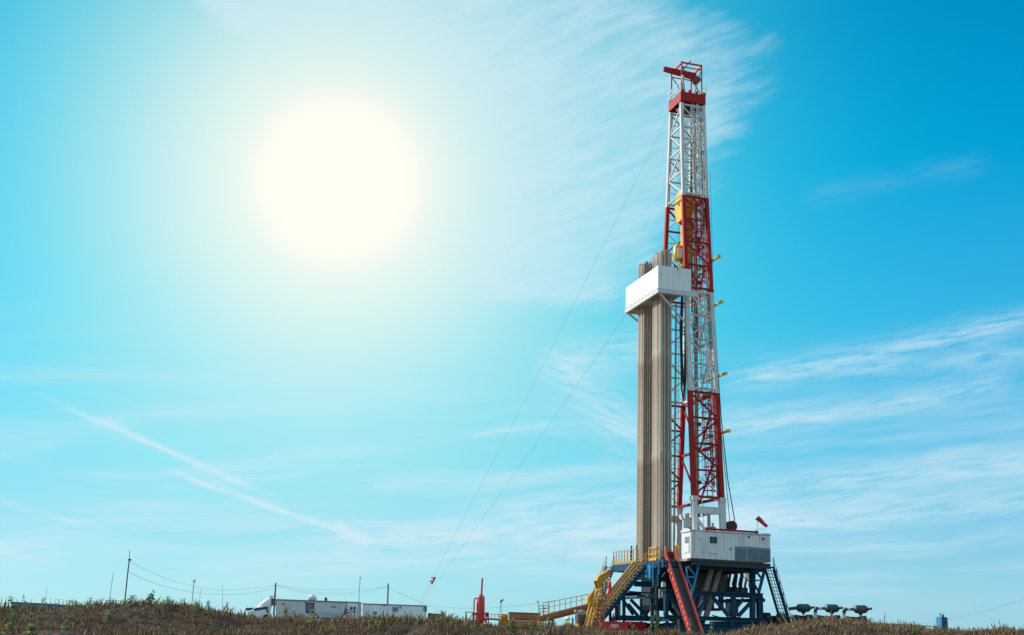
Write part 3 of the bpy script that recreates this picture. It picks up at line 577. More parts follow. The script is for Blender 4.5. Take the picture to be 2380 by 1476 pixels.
# ------------------------------------------------------------------ racking board
rb = rigthing('racking_board', 'white boxed racking platform wrapped round the drill pipe tops', 'platform', -3, 0, 30.2)
BU0, BU1, BV0, BV1, BZ0, BZ1 = -4.76, -1.42, -4.0, 4.1, 30.25, 32.88
for k in range(6):
    v0 = BV0 + k * (BV1 - BV0) / 6; part(MB().rbox(BU0 + .012 * (k % 2), BU0 + .08, v0 + .012, v0 + (BV1 - BV0) / 6 - .012, BZ0 + .42, BZ1), 'long_panel', M_WHITE2, rb)
for k in range(7): part(MB().box(R(BU0 + .1, BV0 + .04 + k * (BV1 - BV0 - .08) / 6, (BZ0 + BZ1) / 2 + .2), CU * .03, CV * .04, ZV * 1.1), 'panel_post', M_GREY, rb)
for u0, u1 in ((BU0 + .083, -3.08), (-3.055, BU1)): part(MB().rbox(u0, u1, BV0, BV0 + .07, BZ0 + .42, BZ1), 'end_panel', M_WHITE2, rb, label='scuffed white end panel')
part(MB().rbox(BU0 + .083, -1.5, BV1 - .07, BV1, BZ0 + .42, BZ1), 'end_panel', M_WHITE, rb)
part(MB().rbox(BU0 - .04, BU0 + .14, BV0 - .04, BV1 + .04, BZ0, BZ0 + .4), 'edge_beam', M_WHITE, rb); part(MB().rbox(BU0 + .145, -.7, BV0 - .04, BV0 + .14, BZ0, BZ0 + .4), 'edge_beam', M_WHITE, rb)
part(MB().rbox(BU0 + .145, -.8, BV1 - .14, BV1 + .04, BZ0, BZ0 + .4), 'edge_beam', M_WHITE, rb)
part(MB().rbox(-2.45, -2.25, BV0 + .145, BV1 - .145, BZ0 + .02, BZ0 + .38), 'inner_beam', M_WHITE, rb)
for v0, v1 in ((-3.9, -2.75), (-.65, 1.15), (3.0, 3.9)):
    part(MB().rbox(BU0 + .15, -2.5, v0, v1, BZ0 + .16, BZ0 + .24), 'deck_plate', M_BEIGE, rb)
for v_ in [-2.6 + .21 * k for k in range(10)] + [1.42 + .21 * k for k in range(8)]:
    part(MB().rbox(BU0 + .15, -2.46, v_ - .02, v_ + .02, BZ0 + .1, BZ0 + .2), 'finger', M_BEIGE, rb)
for v_ in (-3.85, 3.95):
    part(MB().tube(R(BU0 + .2, v_, BZ0), R(-1.3, -2.9 if v_ < 0 else 3.1, 27.7), .11, 8), 'support_brace', M_WHITE, rb, True)
for k in range(12): part(MB().box(R(BU0 - .045, -3.7 + k * .68, BZ0 + .45), CU * .03, CV * .05, ZV * .1), 'panel_clip', M_WHITE2, rb)
for k in range(5): part(MB().box(R(-4.5 + k * .7, BV0 - .045, BZ0 + .45), CU * .05, CV * .03, ZV * .1), 'panel_clip', M_WHITE2, rb)
# ------------------------------------------------------------------ drill pipe stands
def pipe_mesh():
    r, tj = .074, .098; pts = [(0, r)]
    for j in (9.55, 19.1): pts += [(j - .75, r), (j - .68, tj), (j + .1, tj), (j + .17, r)]
    pts += [(28.0, r), (28.08, tj), (28.7, tj)]
    me = MB().loft([(0, 0, z) for z, _ in pts], [q_ for _, q_ in pts], 8).mesh('drill_pipe_stand', smooth=True); me.materials.append(M_PIPE); return me
PM = pipe_mesh()
def bundle(v0, nu, nv, lab, grp):
    for i in range(nu):
        for j in range(nv):
            o = bpy.data.objects.new('drill_pipe_stand', PM); COL.objects.link(o)
            u_ = -3.86 + i * .2 + random.uniform(-.015, .015); v_ = v0 + j * .198 + random.uniform(-.015, .015)
            o.location = R(u_, v_, FZ + .02 + random.uniform(0, .05) + random.choice((0, 0, .22)))
            dirv = (CU * random.uniform(-.09, -.03) + CV * random.uniform(-.06, .06)) + ZV * 28
            o.rotation_euler = dirv.to_track_quat('Z', 'Y').to_euler(); tag(o, lab, 'drill pipe', grp)
bundle(-2.62, 6, 10, 'long tan drill pipe standing in the taller near bundle beside the mast', 'drill pipes of the near bundle')
bundle(1.36, 5, 8, 'long tan drill pipe standing in the far left bundle', 'drill pipes of the far left bundle')
kp = pv(1571, 705, -3.2); kq = pv(1566, 1262, -3.0); kq.z = FZ + .02
solo(MB().loft([kq, kq.lerp(kp, .5), kp], .075, 8), 'rust_brown_pipe', M_RUST, 'single rust brown pipe hanging right of the near drill pipe bundle', 'pipe', kq, YAW, smooth=True)
# ------------------------------------------------------------------ substructure
sub = rigthing('substructure', 'dark blue steel substructure carrying the drill floor', 'substructure', 0, 0, GZ)
PXM = 110 / FPX
def pb(a, b, wpx, v=-4.9, nm='girder', m=M_BLUE, dep=None, ib=False, root=None):
    p, q_ = pv(*a, v), pv(*b, v); wd = wpx * PXM
    mb = MB(); (mb.ibeam if ib else mb.beam)(p, q_, dep or wd, wd, None) if abs((q_ - p).normalized().z) < .95 else mb.beam(p, q_, wd, dep or wd, CV)
    o = part(mb, nm, m, root or sub); return p, q_
def both(a, b, wpx, nm, m=M_BLUE, dep=None, ib=False, v2=6.2):
    p, q_ = pb(a, b, wpx, -4.9, nm, m, dep, ib)
    d_ = CV * (v2 + 4.9); mb = MB(); wd = wpx * PXM
    (mb.ibeam if ib else mb.beam)(p + d_, q_ + d_, dep or wd, wd, None) if abs((q_ - p).normalized().z) < .95 else mb.beam(p + d_, q_ + d_, wd, dep or wd, CV)
    part(mb, nm, m, sub)
both((1546, 1376), (1772, 1385), 11, 'girder', dep=.4, ib=True)
both((1544, 1434), (1768, 1442), 9, 'girder', dep=.4, ib=True)
both((1544, 1452), (1770, 1459), 9, 'girder', dep=.6, ib=True)
for x, w_, y0, y1 in ((1548, 8, 1382, 1429), (1613, 5, 1384, 1432), (1704, 9, 1387, 1436), (1749, 10, 1314, 1378), (1749, 10, 1390, 1437)):
    both((x, y0), (x, y1), w_, 'post', dep=.4)
pb((1765, 1384), (1766, 1440), 11, -4.75, 'post', M_BLUE, .5); pb((1766, 1445), (1766, 1468), 12, -4.7, 'post', M_BLUE, .7); pb((1700, 1440), (1700, 1465), 9, -5.0, 'post', M_BLUE, .3)
for a, b, w_ in (((1555, 1384), (1586, 1428), 6), ((1617, 1428), (1643, 1386), 7), ((1656, 1387), (1694, 1432), 7), ((1728, 1392), (1708, 1416), 6), ((1716, 1432), (1748, 1397), 7)):
    both(a, b, w_, 'diagonal_brace', dep=.26)
for v0, v1 in ((-5.2, -4.62), (5.9, 6.5)): part(MB().rbox(-4.1, 5.5, v0, v1, GZ - .05, .42), 'foundation_box', M_BLUE, sub)
# brackets under the cabin
for a, b, w_, m in (((1624, 1313), (1605, 1394), 4, M_BLUEL), ((1596, 1318), (1597, 1368), 3, M_BLUEL), ((1598, 1341), (1614, 1341), 3, M_BLUEL), ((1599, 1316), (1615, 1337), 3, M_BLUEL),
                    ((1598, 1346), (1610, 1369), 3, M_BLUEL), ((1597, 1373), (1609, 1373), 3, M_BEIGE), ((1778, 1321), (1763, 1379), 6, M_BLUE), ((1751, 1350), (1770, 1348), 3, M_BLUE),
                    ((1756, 1326), (1771, 1346), 4, M_BLUE), ((1751, 1338), (1773, 1321), 3, M_BLUE), ((1750, 1352), (1764, 1377), 4, M_BLUE)):
    pb(a, b, w_, -5.6, 'bracket_bar', m, .14)
for pts_, r_ in (([(1560, 1372), (1580, 1377), (1600, 1374), (1618, 1378)], .05), ([(1640, 1376), (1665, 1383), (1690, 1379), (1720, 1385), (1745, 1381)], .045), ([(1655, 1430), (1680, 1437), (1705, 1433), (1735, 1440)], .05), ([(1552, 1330), (1572, 1352), (1580, 1370)], .05), ([(1720, 1314), (1728, 1340), (1742, 1352), (1749, 1372)], .04)):
    part(MB().loft([pv(x, y, -5.2) for x, y in pts_], r_, 6), 'clipped_hose', M_BLACK, sub, True)
# floor
for k in range(5):
    u0 = -4.15 + k * 1.92; part(MB().rbox(u0, u0 + 1.9, -4.2, 8.2, 5.86, 5.98), 'floor_plate', M_DGREY, sub)
for u_ in (-4.0, -2.0, 0, 2.0, 4.0, 5.2): part(MB().ibeam(R(u_, -4.15, 5.6), R(u_, 8.1, 5.6), .3, .5), 'deck_beam', M_BLUE, sub)
for v_ in (-4.45, 8.42): part(MB().ibeam(R(-4.15, v_, 5.58), R(5.4, v_, 5.58), .3, .5), 'deck_beam', M_BLUE, sub)
part(MB().rbox(-4.22, -4.16, -4.2, 8.2, 5.3, 5.97), 'fascia_plate', M_BLUE, sub)
for z in (2.9, 0.9): 
    for u_ in (-3.6, 5.2): part(MB().beam(R(u_, -4.6, z), R(u_, 6.0, z), .3), 'cross_beam', M_BLUE, sub)
# left wing of the frame
for a, b, w_, m, nm in (((1450, 1388), (1450, 1440), 6, M_BLUE, 'post'), ((1432, 1408), (1432, 1443), 4, M_BLUE, 'post'), ((1440, 1404), (1440, 1444), 2, M_BEIGE, 'post'), ((1474, 1357), (1518, 1358), 12, M_BLUE, 'girder'),
                    ((1462, 1375), (1518, 1379), 3, M_BLUE, 'girder'), ((1460, 1404), (1487, 1437), 6, M_BLUE, 'diagonal_brace'), ((1466, 1394), (1504, 1433), 6, M_BLUE, 'diagonal_brace'),
                    ((1428, 1437), (1546, 1438), 9, M_BLUE, 'girder'), ((1515, 1366), (1516, 1432), 7, M_NAVY, 'post'), ((1490, 1392), (1490, 1433), 4, M_BLUE, 'post'), ((1540, 1342), (1561, 1310), 4, M_BLUE, 'diagonal_brace'), ((1533, 1306), (1533, 1335), 4, M_BLUE, 'post'), ((1548, 1442), (1560, 1460), 4, M_BLUE, 'diagonal_brace')):
    pb(a, b, w_, .8 if a[0] < 1530 else -3.4, nm, m, .26)
for x in (1433, 1450, 1490, 1516):
    p = pv(x, 1439, .8); part(MB().beam(p - ZV * .2, Vector((p.x, p.y, GZ - .05)), .24), 'foot_post', M_BLUE, sub)
part(MB().tube(pv(1454, 1388, .4), pv(1480, 1387, .4), .1, 8), 'vent_pipe', M_BAIT2, sub, True); part(MB().tube(pv(1480, 1387, .4), pv(1500, 1385, .4), .1, 8), 'vent_pipe', M_DGREY, sub, True); part(MB().tube(pv(1500, 1385, .4), pv(1519, 1384, .4), .1, 8), 'vent_pipe', M_BAIT2, sub, True)
part(MB().prism([pu(1499, 1321, -4.25), pu(1506, 1310, -4.25), pu(1512, 1317, -4.25), pu(1512, 1345, -4.25), pu(1498, 1346, -4.25)], CU * .2), 'end_plate', M_BLUEL, sub)  # first plate is sunlit blue steel, its brightness put into the paint
part(MB().prism([pu(1480, 1322, -4.0), pu(1497, 1313, -4.0), pu(1497, 1346, -4.0), pu(1478, 1349, -4.0)], CU * .2), 'end_plate', M_NAVY, sub)
# upright ladders under the floor edge
def upladder(label, x0, x1, y0, y1, v, n, m):
    b = pv((x0 + x1) / 2, y1, v); rt = thing('upright_ladder', label, 'ladder', b, YAW, 'upright ladders on the substructure')
    for x in (x0, x1): part(MB().beam(pv(x, y0, v), pv(x, y1, v), .07, .1, CV), 'ladder_rail', m, rt)
    for k in range(n): 
        y = y0 + (y1 - y0) * (k + .5) / n; part(MB().beam(pv(x0, y, v) + CU * .035, pv(x1, y, v) - CU * .035, .1, .06), 'ladder_rung', m, rt)
upladder('bright blue upright ladder below the yellow floor railing', 1518, 1529, 1309, 1363, -2.6, 9, M_BLUEL)  # sunlit ladder, its brighter tone put into the paint
upladder('lower blue ladder standing beside the dark post', 1519.5, 1528, 1372, 1432, -1.6, 10, M_BLUE)
wl_ = thing('work_lamp', 'small pale yellow work lamp on the blue frame left of the red slide', 'lamp', pv(1542, 1364, -3.2), YAW)
part(MB().box(pv(1542, 1359, -3.2), CU * .17, CV * .14, ZV * .2), 'lamp_body', M_LAMPW, wl_); part(MB().box(pv(1542, 1353, -3.2), CU * .08, CV * .08, ZV * .07), 'lamp_cap', M_YEL, wl_); part(MB().beam(pv(1542, 1364, -3.2) , pv(1546, 1372, -3.2), .05), 'lamp_arm', M_DGREY, wl_)
hb = thing('hose_bracket', 'grey bracket box bolted to the left blue post under the lamp', 'bracket', pv(1538, 1390, -3.6), YAW)
part(MB().box(pv(1538, 1371, -3.6), CU * .25, CV * .1, ZV * .07), 'bracket_arm', M_GREY, hb); part(MB().box(pv(1533, 1380, -3.6), CU * .05, CV * .1, ZV * .3), 'bracket_side', M_GREY, hb); part(MB().box(pv(1540, 1380, -3.6), CU * .05, CV * .1, ZV * .3), 'bracket_side', M_GREY, hb); part(MB().box(pv(1538, 1389, -3.6), CU * .25, CV * .1, ZV * .06), 'bracket_arm', M_GREY, hb)
# machinery in the shade under the floor
def mach(name, label, cat, items, base):
    rt = thing(name, label, cat, base, YAW)
    for nm, mb, m, sm in items: part(mb, nm, m, rt, sm)
    return rt
mach('raising_leg', 'pair of beige slanted mast raising legs under the cabin', 'strut', [('leg', MB().beam(pv(1656, 1316, -2), pv(1621, 1436, -2), .42, .34, CV), M_BEIGE, False), ('leg', MB().beam(pv(1675, 1316, -2), pv(1640, 1436, -2), .42, .34, CV), M_BEIGE, False),
     ('leg_head', MB().box(pv(1655, 1318, -2), CU * .35, CV * .3, ZV * .2), M_RUST, False), ('leg_head', MB().box(pv(1675, 1319, -2), CU * .35, CV * .3, ZV * .25), M_OCHRE, False)], pv(1630, 1437, -2))
mach('raising_leg', 'single beige slanted leg near the right corner under the cabin', 'strut', [('leg', MB().beam(pv(1737, 1322, 2), pv(1756, 1400, 2), .42, .34, CV), M_BEIGE, False)], pv(1756, 1402, 2))
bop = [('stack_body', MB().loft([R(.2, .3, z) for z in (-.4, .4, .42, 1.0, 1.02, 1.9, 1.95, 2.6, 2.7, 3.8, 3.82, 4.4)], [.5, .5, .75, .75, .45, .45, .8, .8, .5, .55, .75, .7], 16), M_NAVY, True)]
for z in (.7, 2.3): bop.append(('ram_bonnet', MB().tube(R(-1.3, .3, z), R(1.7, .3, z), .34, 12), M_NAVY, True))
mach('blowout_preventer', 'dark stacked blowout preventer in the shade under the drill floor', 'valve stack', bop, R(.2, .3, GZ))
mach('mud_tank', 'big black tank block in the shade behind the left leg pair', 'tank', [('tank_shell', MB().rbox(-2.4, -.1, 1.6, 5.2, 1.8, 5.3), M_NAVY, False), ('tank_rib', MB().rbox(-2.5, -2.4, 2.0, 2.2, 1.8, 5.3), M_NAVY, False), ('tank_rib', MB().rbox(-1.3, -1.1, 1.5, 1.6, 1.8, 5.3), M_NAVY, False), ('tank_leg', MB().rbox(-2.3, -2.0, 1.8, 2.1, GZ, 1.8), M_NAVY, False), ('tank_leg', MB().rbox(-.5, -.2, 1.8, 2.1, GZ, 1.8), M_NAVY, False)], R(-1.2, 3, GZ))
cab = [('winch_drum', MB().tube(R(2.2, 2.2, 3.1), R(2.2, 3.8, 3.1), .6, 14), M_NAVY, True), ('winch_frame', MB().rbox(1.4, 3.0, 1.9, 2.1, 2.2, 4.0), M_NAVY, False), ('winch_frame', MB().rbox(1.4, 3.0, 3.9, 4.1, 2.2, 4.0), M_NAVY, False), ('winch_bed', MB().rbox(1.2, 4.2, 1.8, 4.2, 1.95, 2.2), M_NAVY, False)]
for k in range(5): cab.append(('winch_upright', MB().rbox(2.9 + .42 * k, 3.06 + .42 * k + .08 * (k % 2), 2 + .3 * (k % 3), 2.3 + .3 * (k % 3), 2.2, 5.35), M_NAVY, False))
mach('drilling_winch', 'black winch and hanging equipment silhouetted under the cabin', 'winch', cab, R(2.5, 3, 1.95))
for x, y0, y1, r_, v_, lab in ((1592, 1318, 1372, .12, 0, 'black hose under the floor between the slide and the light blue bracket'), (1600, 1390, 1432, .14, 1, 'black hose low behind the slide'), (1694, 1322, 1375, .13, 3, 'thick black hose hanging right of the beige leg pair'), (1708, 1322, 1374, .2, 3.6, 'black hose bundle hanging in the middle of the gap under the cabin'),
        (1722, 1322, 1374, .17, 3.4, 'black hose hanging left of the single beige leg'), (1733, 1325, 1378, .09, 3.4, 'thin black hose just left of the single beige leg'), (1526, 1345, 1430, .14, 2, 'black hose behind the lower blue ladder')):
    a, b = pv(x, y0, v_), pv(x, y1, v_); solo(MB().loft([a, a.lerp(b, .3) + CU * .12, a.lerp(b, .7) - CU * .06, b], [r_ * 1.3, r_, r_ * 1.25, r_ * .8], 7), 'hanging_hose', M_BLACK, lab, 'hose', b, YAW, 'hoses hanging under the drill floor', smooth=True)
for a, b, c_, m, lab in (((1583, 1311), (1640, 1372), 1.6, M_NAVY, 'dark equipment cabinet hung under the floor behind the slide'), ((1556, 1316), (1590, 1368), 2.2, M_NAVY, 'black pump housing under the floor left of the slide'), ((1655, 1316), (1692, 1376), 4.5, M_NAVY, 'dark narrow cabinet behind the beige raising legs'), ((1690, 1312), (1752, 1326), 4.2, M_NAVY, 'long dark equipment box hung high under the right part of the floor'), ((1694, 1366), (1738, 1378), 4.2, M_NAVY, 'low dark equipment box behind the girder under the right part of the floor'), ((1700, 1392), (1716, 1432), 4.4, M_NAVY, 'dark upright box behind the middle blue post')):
    p0, p1 = toR(pv(a[0], b[1], c_)), toR(pv(b[0], a[1], c_)); rt = thing('equipment_cabinet', lab, 'cabinet', R((p0[0] + p1[0]) / 2, c_ + .6, p0[2]), YAW, 'cabinets under the drill floor')
    part(MB().rbox(p0[0], p1[0], c_, c_ + 1.3, p0[2], p1[2]), 'cabinet_body', m, rt); part(MB().rbox(p0[0] + .15, p1[0] - .15, c_ - .06, c_ - .005, p0[2] + .2, p1[2] - .2), 'cabinet_door', M_DGREY, rt)
solo(MB().prism([pv(1571, 1414, -2), pv(1577, 1409, -2), pv(1584, 1419, -2), pv(1583, 1428, -2), pv(1579, 1430, -2)], CV * .4), 'tan_sack', M_BEIGE, 'crumpled tan sack lying on the braces behind the red slide', 'sack', pv(1578, 1430, -2), YAW)
# ------------------------------------------------------------------ driller's cabin
cb_ = rigthing('driller_cabin', 'long white ribbed driller cabin on the near side of the drill floor', 'cabin', 1.2, -5.1, 5.7)
U0, U1, V0, V1, Z0, Z1 = -2.55, 5.1, -6.2, -4.25, 6.08, 8.5
part(MB().rbox(U0 + .06, U1, V0 + .06, V1, Z0, Z1 - .04), 'body', M_CABIN, cb_)
def fpart(x0, y0, x1, y1, nm, m, off=.05, back=0.0, label=None):   # panel standing proud of the near wall, given by its picture corners
    a, b = toR(pv(x0, y1, V0)), toR(pv(x1, y0, V0)); return part(MB().rbox(a[0], b[0], V0 - off, V0 + .062 - back, a[2], b[2]), nm, m, cb_, label=label)
nr = 22
for k in range(nr):   # near wall sheets, one by one
    u0 = U0 + (U1 - U0) * k / nr
    part(MB().rbox(u0 + .012, u0 + (U1 - U0) / nr - .012, V0 + (.0 if k % 2 else .022), V0 + .058, Z0 + .02, Z1 - .1), 'wall_sheet', M_CABIN, cb_)
part(MB().rbox(U0 - .05, U1 + .05, V0 - .06, V1, Z1 - .04, Z1 + .04), 'roof', M_CABIN, cb_); part(MB().rbox(U0, U1, V0 - .03, V0 + .055, Z1 - .1, Z1 - .042), 'eave_trim', M_GREY, cb_)
for k in range(4):
    v0 = V0 + .07 + k * .47; part(MB().rbox(U0 + .0, U0 + .057, v0 + .01, v0 + .46, Z0 + .02, Z1 - .1), 'wall_sheet', M_CABIN, cb_)
part(MB().rbox(U0 - .1, U0 - .055, V0 + .02, V1 - .05, Z1 - .14, Z1 + .02), 'end_eave', M_CABIN, cb_)
fr = fpart(1647, 1246, 1668, 1264, 'window', M_CABIN, .06)
a, b = toR(pv(1649, 1262.5, V0)), toR(pv(1666, 1248, V0)); um = (a[0] * .55 + b[0] * .45)
for u0, u1, vv in ((a[0], um - .015, .075), (um + .015, b[0], .068)):
    me = MB().rbox(u0, u1, V0 - vv, V0 - .062, a[2], b[2]); g_ = part(me, 'pane', M_GLASS, fr)
fpart(1646, 1266, 1669, 1285, 'sill_panel', M_CABIN, .07); fpart(1616, 1235, 1632, 1250, 'hatch', M_CABIN, .05); fpart(1729, 1249, 1752, 1270, 'hatch', M_CABIN, .05); fpart(1738, 1246, 1742, 1250, 'hatch_knob', M_DGREY, .09)
fpart(1766, 1246, 1780, 1261, 'small_vent', M_CABIN, .05); fpart(1769, 1249, 1777, 1256, 'vent_grille', M_VENT, .07)
for x0, x1 in ((1709, 1735.5), (1737.5, 1762.5), (1764.5, 1790)):
    lv_ = fpart(x0, 1271.5 + (x0 - 1709) * .055, x1, 1302 + (x0 - 1709) * .055, 'louvre_panel', M_VENT, .03)
    a, b = toR(pv(x0 + 1, 1301 + (x0 - 1709) * .055, V0)), toR(pv(x1 - 1, 1273 + (x0 - 1709) * .055, V0))
    for k in range(9):
        z = a[2] + (b[2] - a[2]) * (k + .5) / 9; part(MB().hexa([R(a[0], V0 - .035, z - .05), R(b[0], V0 - .035, z - .05), R(b[0], V0 - .031, z + .04), R(a[0], V0 - .031, z + .04), R(a[0], V0 - .085, z - .06), R(b[0], V0 - .085, z - .06), R(b[0], V0 - .06, z - .03), R(a[0], V0 - .06, z - .03)]), 'louvre_slat', M_VENT, lv_)
a = toR(pv(1698, 1276, V0)); part(MB().rbox(a[0] - .1, a[0] + .1, V0 - .045, V0 - .005, a[2] - .022, a[2] + .022), 'plus_mark', M_DGREY, cb_); part(MB().rbox(a[0] - .022, a[0] + .022, V0 - .048, V0 - .006, a[2] - .1, a[2] + .1), 'plus_mark', M_DGREY, cb_)
def epart(x0, y0, x1, y1, nm, m, off):
    a, b = toR(pu(x0, y1, U0)), toR(pu(x1, y0, U0)); v0, v1 = min(a[1], b[1]), max(a[1], b[1]); return part(MB().rbox(U0 - off, U0 - .002, v0, v1, a[2], b[2]), nm, m, cb_)
dr_ = epart(1591.5, 1245, 1603, 1286, 'door', M_CABIN, .04); epart(1593, 1247, 1602, 1263, 'door_window', M_VENT, .06); epart(1592.5, 1267, 1602, 1284, 'door_panel', M_CABIN, .07)
for z in (5.85,): part(MB().ibeam(R(U0 + .1, V0 + .1, z - .1), R(U1, V0 + .1, z - .1), .25, .46), 'skid_beam', M_NAVY, cb_); part(MB().ibeam(R(U0 + .1, V1 - .2, z - .1), R(U1, V1 - .2, z - .1), .25, .46), 'skid_beam', M_NAVY, cb_)
part(MB().rbox(U0 - .25, U0 + .05, V0 + .25, V1, 5.86, 6.06), 'end_sill', M_BEIGE, cb_)
p0, p1 = pv(1643, 1229, V0 - .05), pv(1758, 1237, V0 - .05)
part(MB().tube(p0, p1, .09, 8), 'roof_pipe', M_RED, cb_, True)
for p in (p0, p1): part(MB().loft([p - CU * .2, p, p + CU * .2], [.06, .17, .06], 8), 'pipe_bracket', M_RED, cb_)
part(MB().rbox(U1 - .6, U1 + .04, V0 + .1, V0 + .9, Z1 + .04, Z1 + .1), 'roof_plate', M_RED, cb_)
# drum on the roof edge
dm = thing('hose_drum', 'dark red hose drum standing behind the cabin roof edge', 'drum', dr0 - ZV * .6, YAW)
part(MB().tube(dr0 - CV * .32, dr0 - CV * .24, .46, 22), 'flange', M_MAROON, dm, True); part(MB().tube(dr0 + CV * .24, dr0 + CV * .32, .46, 22), 'flange', M_MAROON, dm, True); part(MB().tube(dr0 - CV * .24, dr0 + CV * .24, .3, 18), 'hose_coil', M_BLACK, dm, True); part(MB().tube(dr0 - CV * .36, dr0 - CV * .325, .17, 14), 'hub', M_NAVY, dm, True)
for s_ in (-1, 1): part(MB().beam(dr0 + CU * s_ * .4 - ZV * .75, dr0 + ZV * -.1 , .08), 'stand_leg', M_BEIGE, dm)
# windsock
ws = thing('windsock', 'red windsock on a thin pole at the right end of the cabin roof', 'windsock', pv(1761, 1239, -5.6), YAW)
part(MB().tube(pv(1761, 1239, -5.6), pv(1761, 1202, -5.6), .02, 6), 'pole', M_STAND, ws)
wa, wb_ = pv(1760, 1204, -5.6), pv(1783, 1224, -5.8)
part(MB().loft([wa, wa.lerp(wb_, .3) + ZV * .04, wa.lerp(wb_, .6), wb_], [.23, .2, .17, .13], 12, False), 'sock', M_SOCK, ws, True); part(MB().loft([wa - (wb_ - wa) * .02, wa + (wb_ - wa) * .02], [.24, .24], 12, False), 'hoop', M_DGREY, ws)
part(MB().loft([wa.lerp(wb_, .55), wa.lerp(wb_, .66)], [.185, .172], 12, False), 'band', M_CORAL, ws)
# ------------------------------------------------------------------ railings on the floor
fr1 = rigthing('floor_railing', 'yellow railing at the near corner of the drill floor above the blue ladder', 'railing', -3.9, -1.6, FZ)
railing(fr1, [R(-4.12, -.75, FZ), R(-4.12, -2.35, FZ), R(-3.1, -2.4, FZ)], 1.15, M_YEL2, .2, .62, .07)
fr2 = rigthing('floor_railing', 'long weathered yellow railing along the far left edge of the drill floor', 'railing', -4.1, 5, FZ)
railing(fr2, [R(-4.12, 8.1, FZ), R(-4.12, 2.3, FZ)], 1.2, M_OCHRE, .22, .75, .06, 2)
for v_ in (2.6, 3.9): part(MB().beam(R(-3.95, v_, FZ), R(-3.95, v_, FZ + 1.6), .12), 'tall_post', M_DGREY, fr2)
fr3 = rigthing('floor_railing', 'short yellow railing right of the slide top beside the cabin', 'railing', -2.7, -3.9, FZ)
railing(fr3, [R(-2.7, -3.95, FZ), R(-2.7, -3.2, FZ)], 1.25, M_YEL, 0, .4, .07)
# ------------------------------------------------------------------ stairs
def stair(name, label, top, bot, side, wdt, n, m, mt_tread, rail_m, rails=(1, 1), lower_m=None, grate=False):
    top, bot = Vector(top), Vector(bot); rt = thing(name, label, 'stairs', bot, YAW); side = Vector(side).normalized()
    for s_ in (-.5, .5): part(MB().beam(top + side * wdt * s_, bot + side * wdt * s_, .07, .34), 'stringer', m, rt)
    dh = Vector((bot.x - top.x, bot.y - top.y, 0)).normalized()
    tr = None
    for k in range(n):
        c = top.lerp(bot, (k + .5) / n)
        if tr is None:
            mb = MB().box((0, 0, 0), side * (wdt / 2 - .04), dh * .13, ZV * .022); tr = mb.mesh('tread', Matrix.Rotation(-YAW, 4, 'Z')); tr.materials.append(mt_tread)
        inst(tr, 'tread', rt, Matrix.Translation(c) @ Matrix.Rotation(YAW, 4, 'Z'))
    for s_, on in zip((-.5, .5), rails):
        if not on: continue
        o = side * wdt * s_
        for h_ in (1.0, .55): part(MB().beam(top + o + ZV * h_, bot + o + ZV * h_, .042), 'hand_rail', rail_m, rt)
        k = max(3, round((top - bot).length / 1.15))
        for j in range(k + 1): p = top.lerp(bot, j / k) + o; part(MB().beam(p, p + ZV * 1.0, .045), 'rail_post', rail_m, rt)
    return rt
stair('steel_stair', 'blue steel stair with yellow handrails climbing to the drill floor at left', R(-3.95, .1, 5.85), R(-9.27, .1, -.36), CV, .85, 22, M_BLUE, M_GREY, M_OCHRE)
stair('steel_stair', 'narrow blue stair behind the ramp at the far end of the drill floor', R(-4.35, 8.3, 5.85), R(-4.9, 12.6, .2), CU, .8, 22, M_BLUE, M_BLUE, M_OCHRE, (1, 1))
rs = stair('steel_stair', 'blue see through stair on the right end leading down toward the engines', R(5.92, -4.4, 5.65), R(5.75, -8.05, -.35), CU, .82, 20, M_BLUE, M_DGREY, M_DGREY, (0, 1))
for du in (-.14, .14): part(MB().beam(R(5.92 + du, -4.4, 5.6), R(5.75 + du, -8.05, -.4), .04), 'tread_bar', M_DGREY, rs)
for s_ in (-1, 1): 
    a = R(5.75 + s_ * .5, -7.0, 1.4); part(MB().beam(a, a + CV * -1.7 + CU * .35 - ZV * 2.0, .07), 'lower_handrail', M_YEL, rs); part(MB().beam(a + ZV * .35 + CU * .3, a + CV * -1.7 + CU * .75 - ZV * 1.7, .07), 'lower_handrail', M_YEL, rs)
part(MB().rbox(5.1, 6.35, -4.6, -3.2, 5.72, 5.85), 'landing', M_BLUE, rs)
# V-door ramp
vr = rigthing('pipe_ramp', 'tan sloping pipe ramp rising beside the stair to the drill floor', 'ramp', -8, 1.7, GZ)
part(MB().beam(R(-4.25, 1.7, 5.75), R(-8.6, 1.7, .6), 1.1, .22), 'ramp_bed', M_TAN, vr)
for v_ in (1.1, 2.3): part(MB().beam(R(-4.2, v_, 5.95), R(-8.6, v_, .8), .14, .5), 'ramp_cheek', M_TAN, vr)
for s_ in (.3, .6): 
    c = R(-4.2, 1.7, 5.6).lerp(R(-8.6, 1.7, .5), s_); part(MB().beam(c, Vector((c.x, c.y, GZ)), .2), 'ramp_leg', M_BLUE, vr)
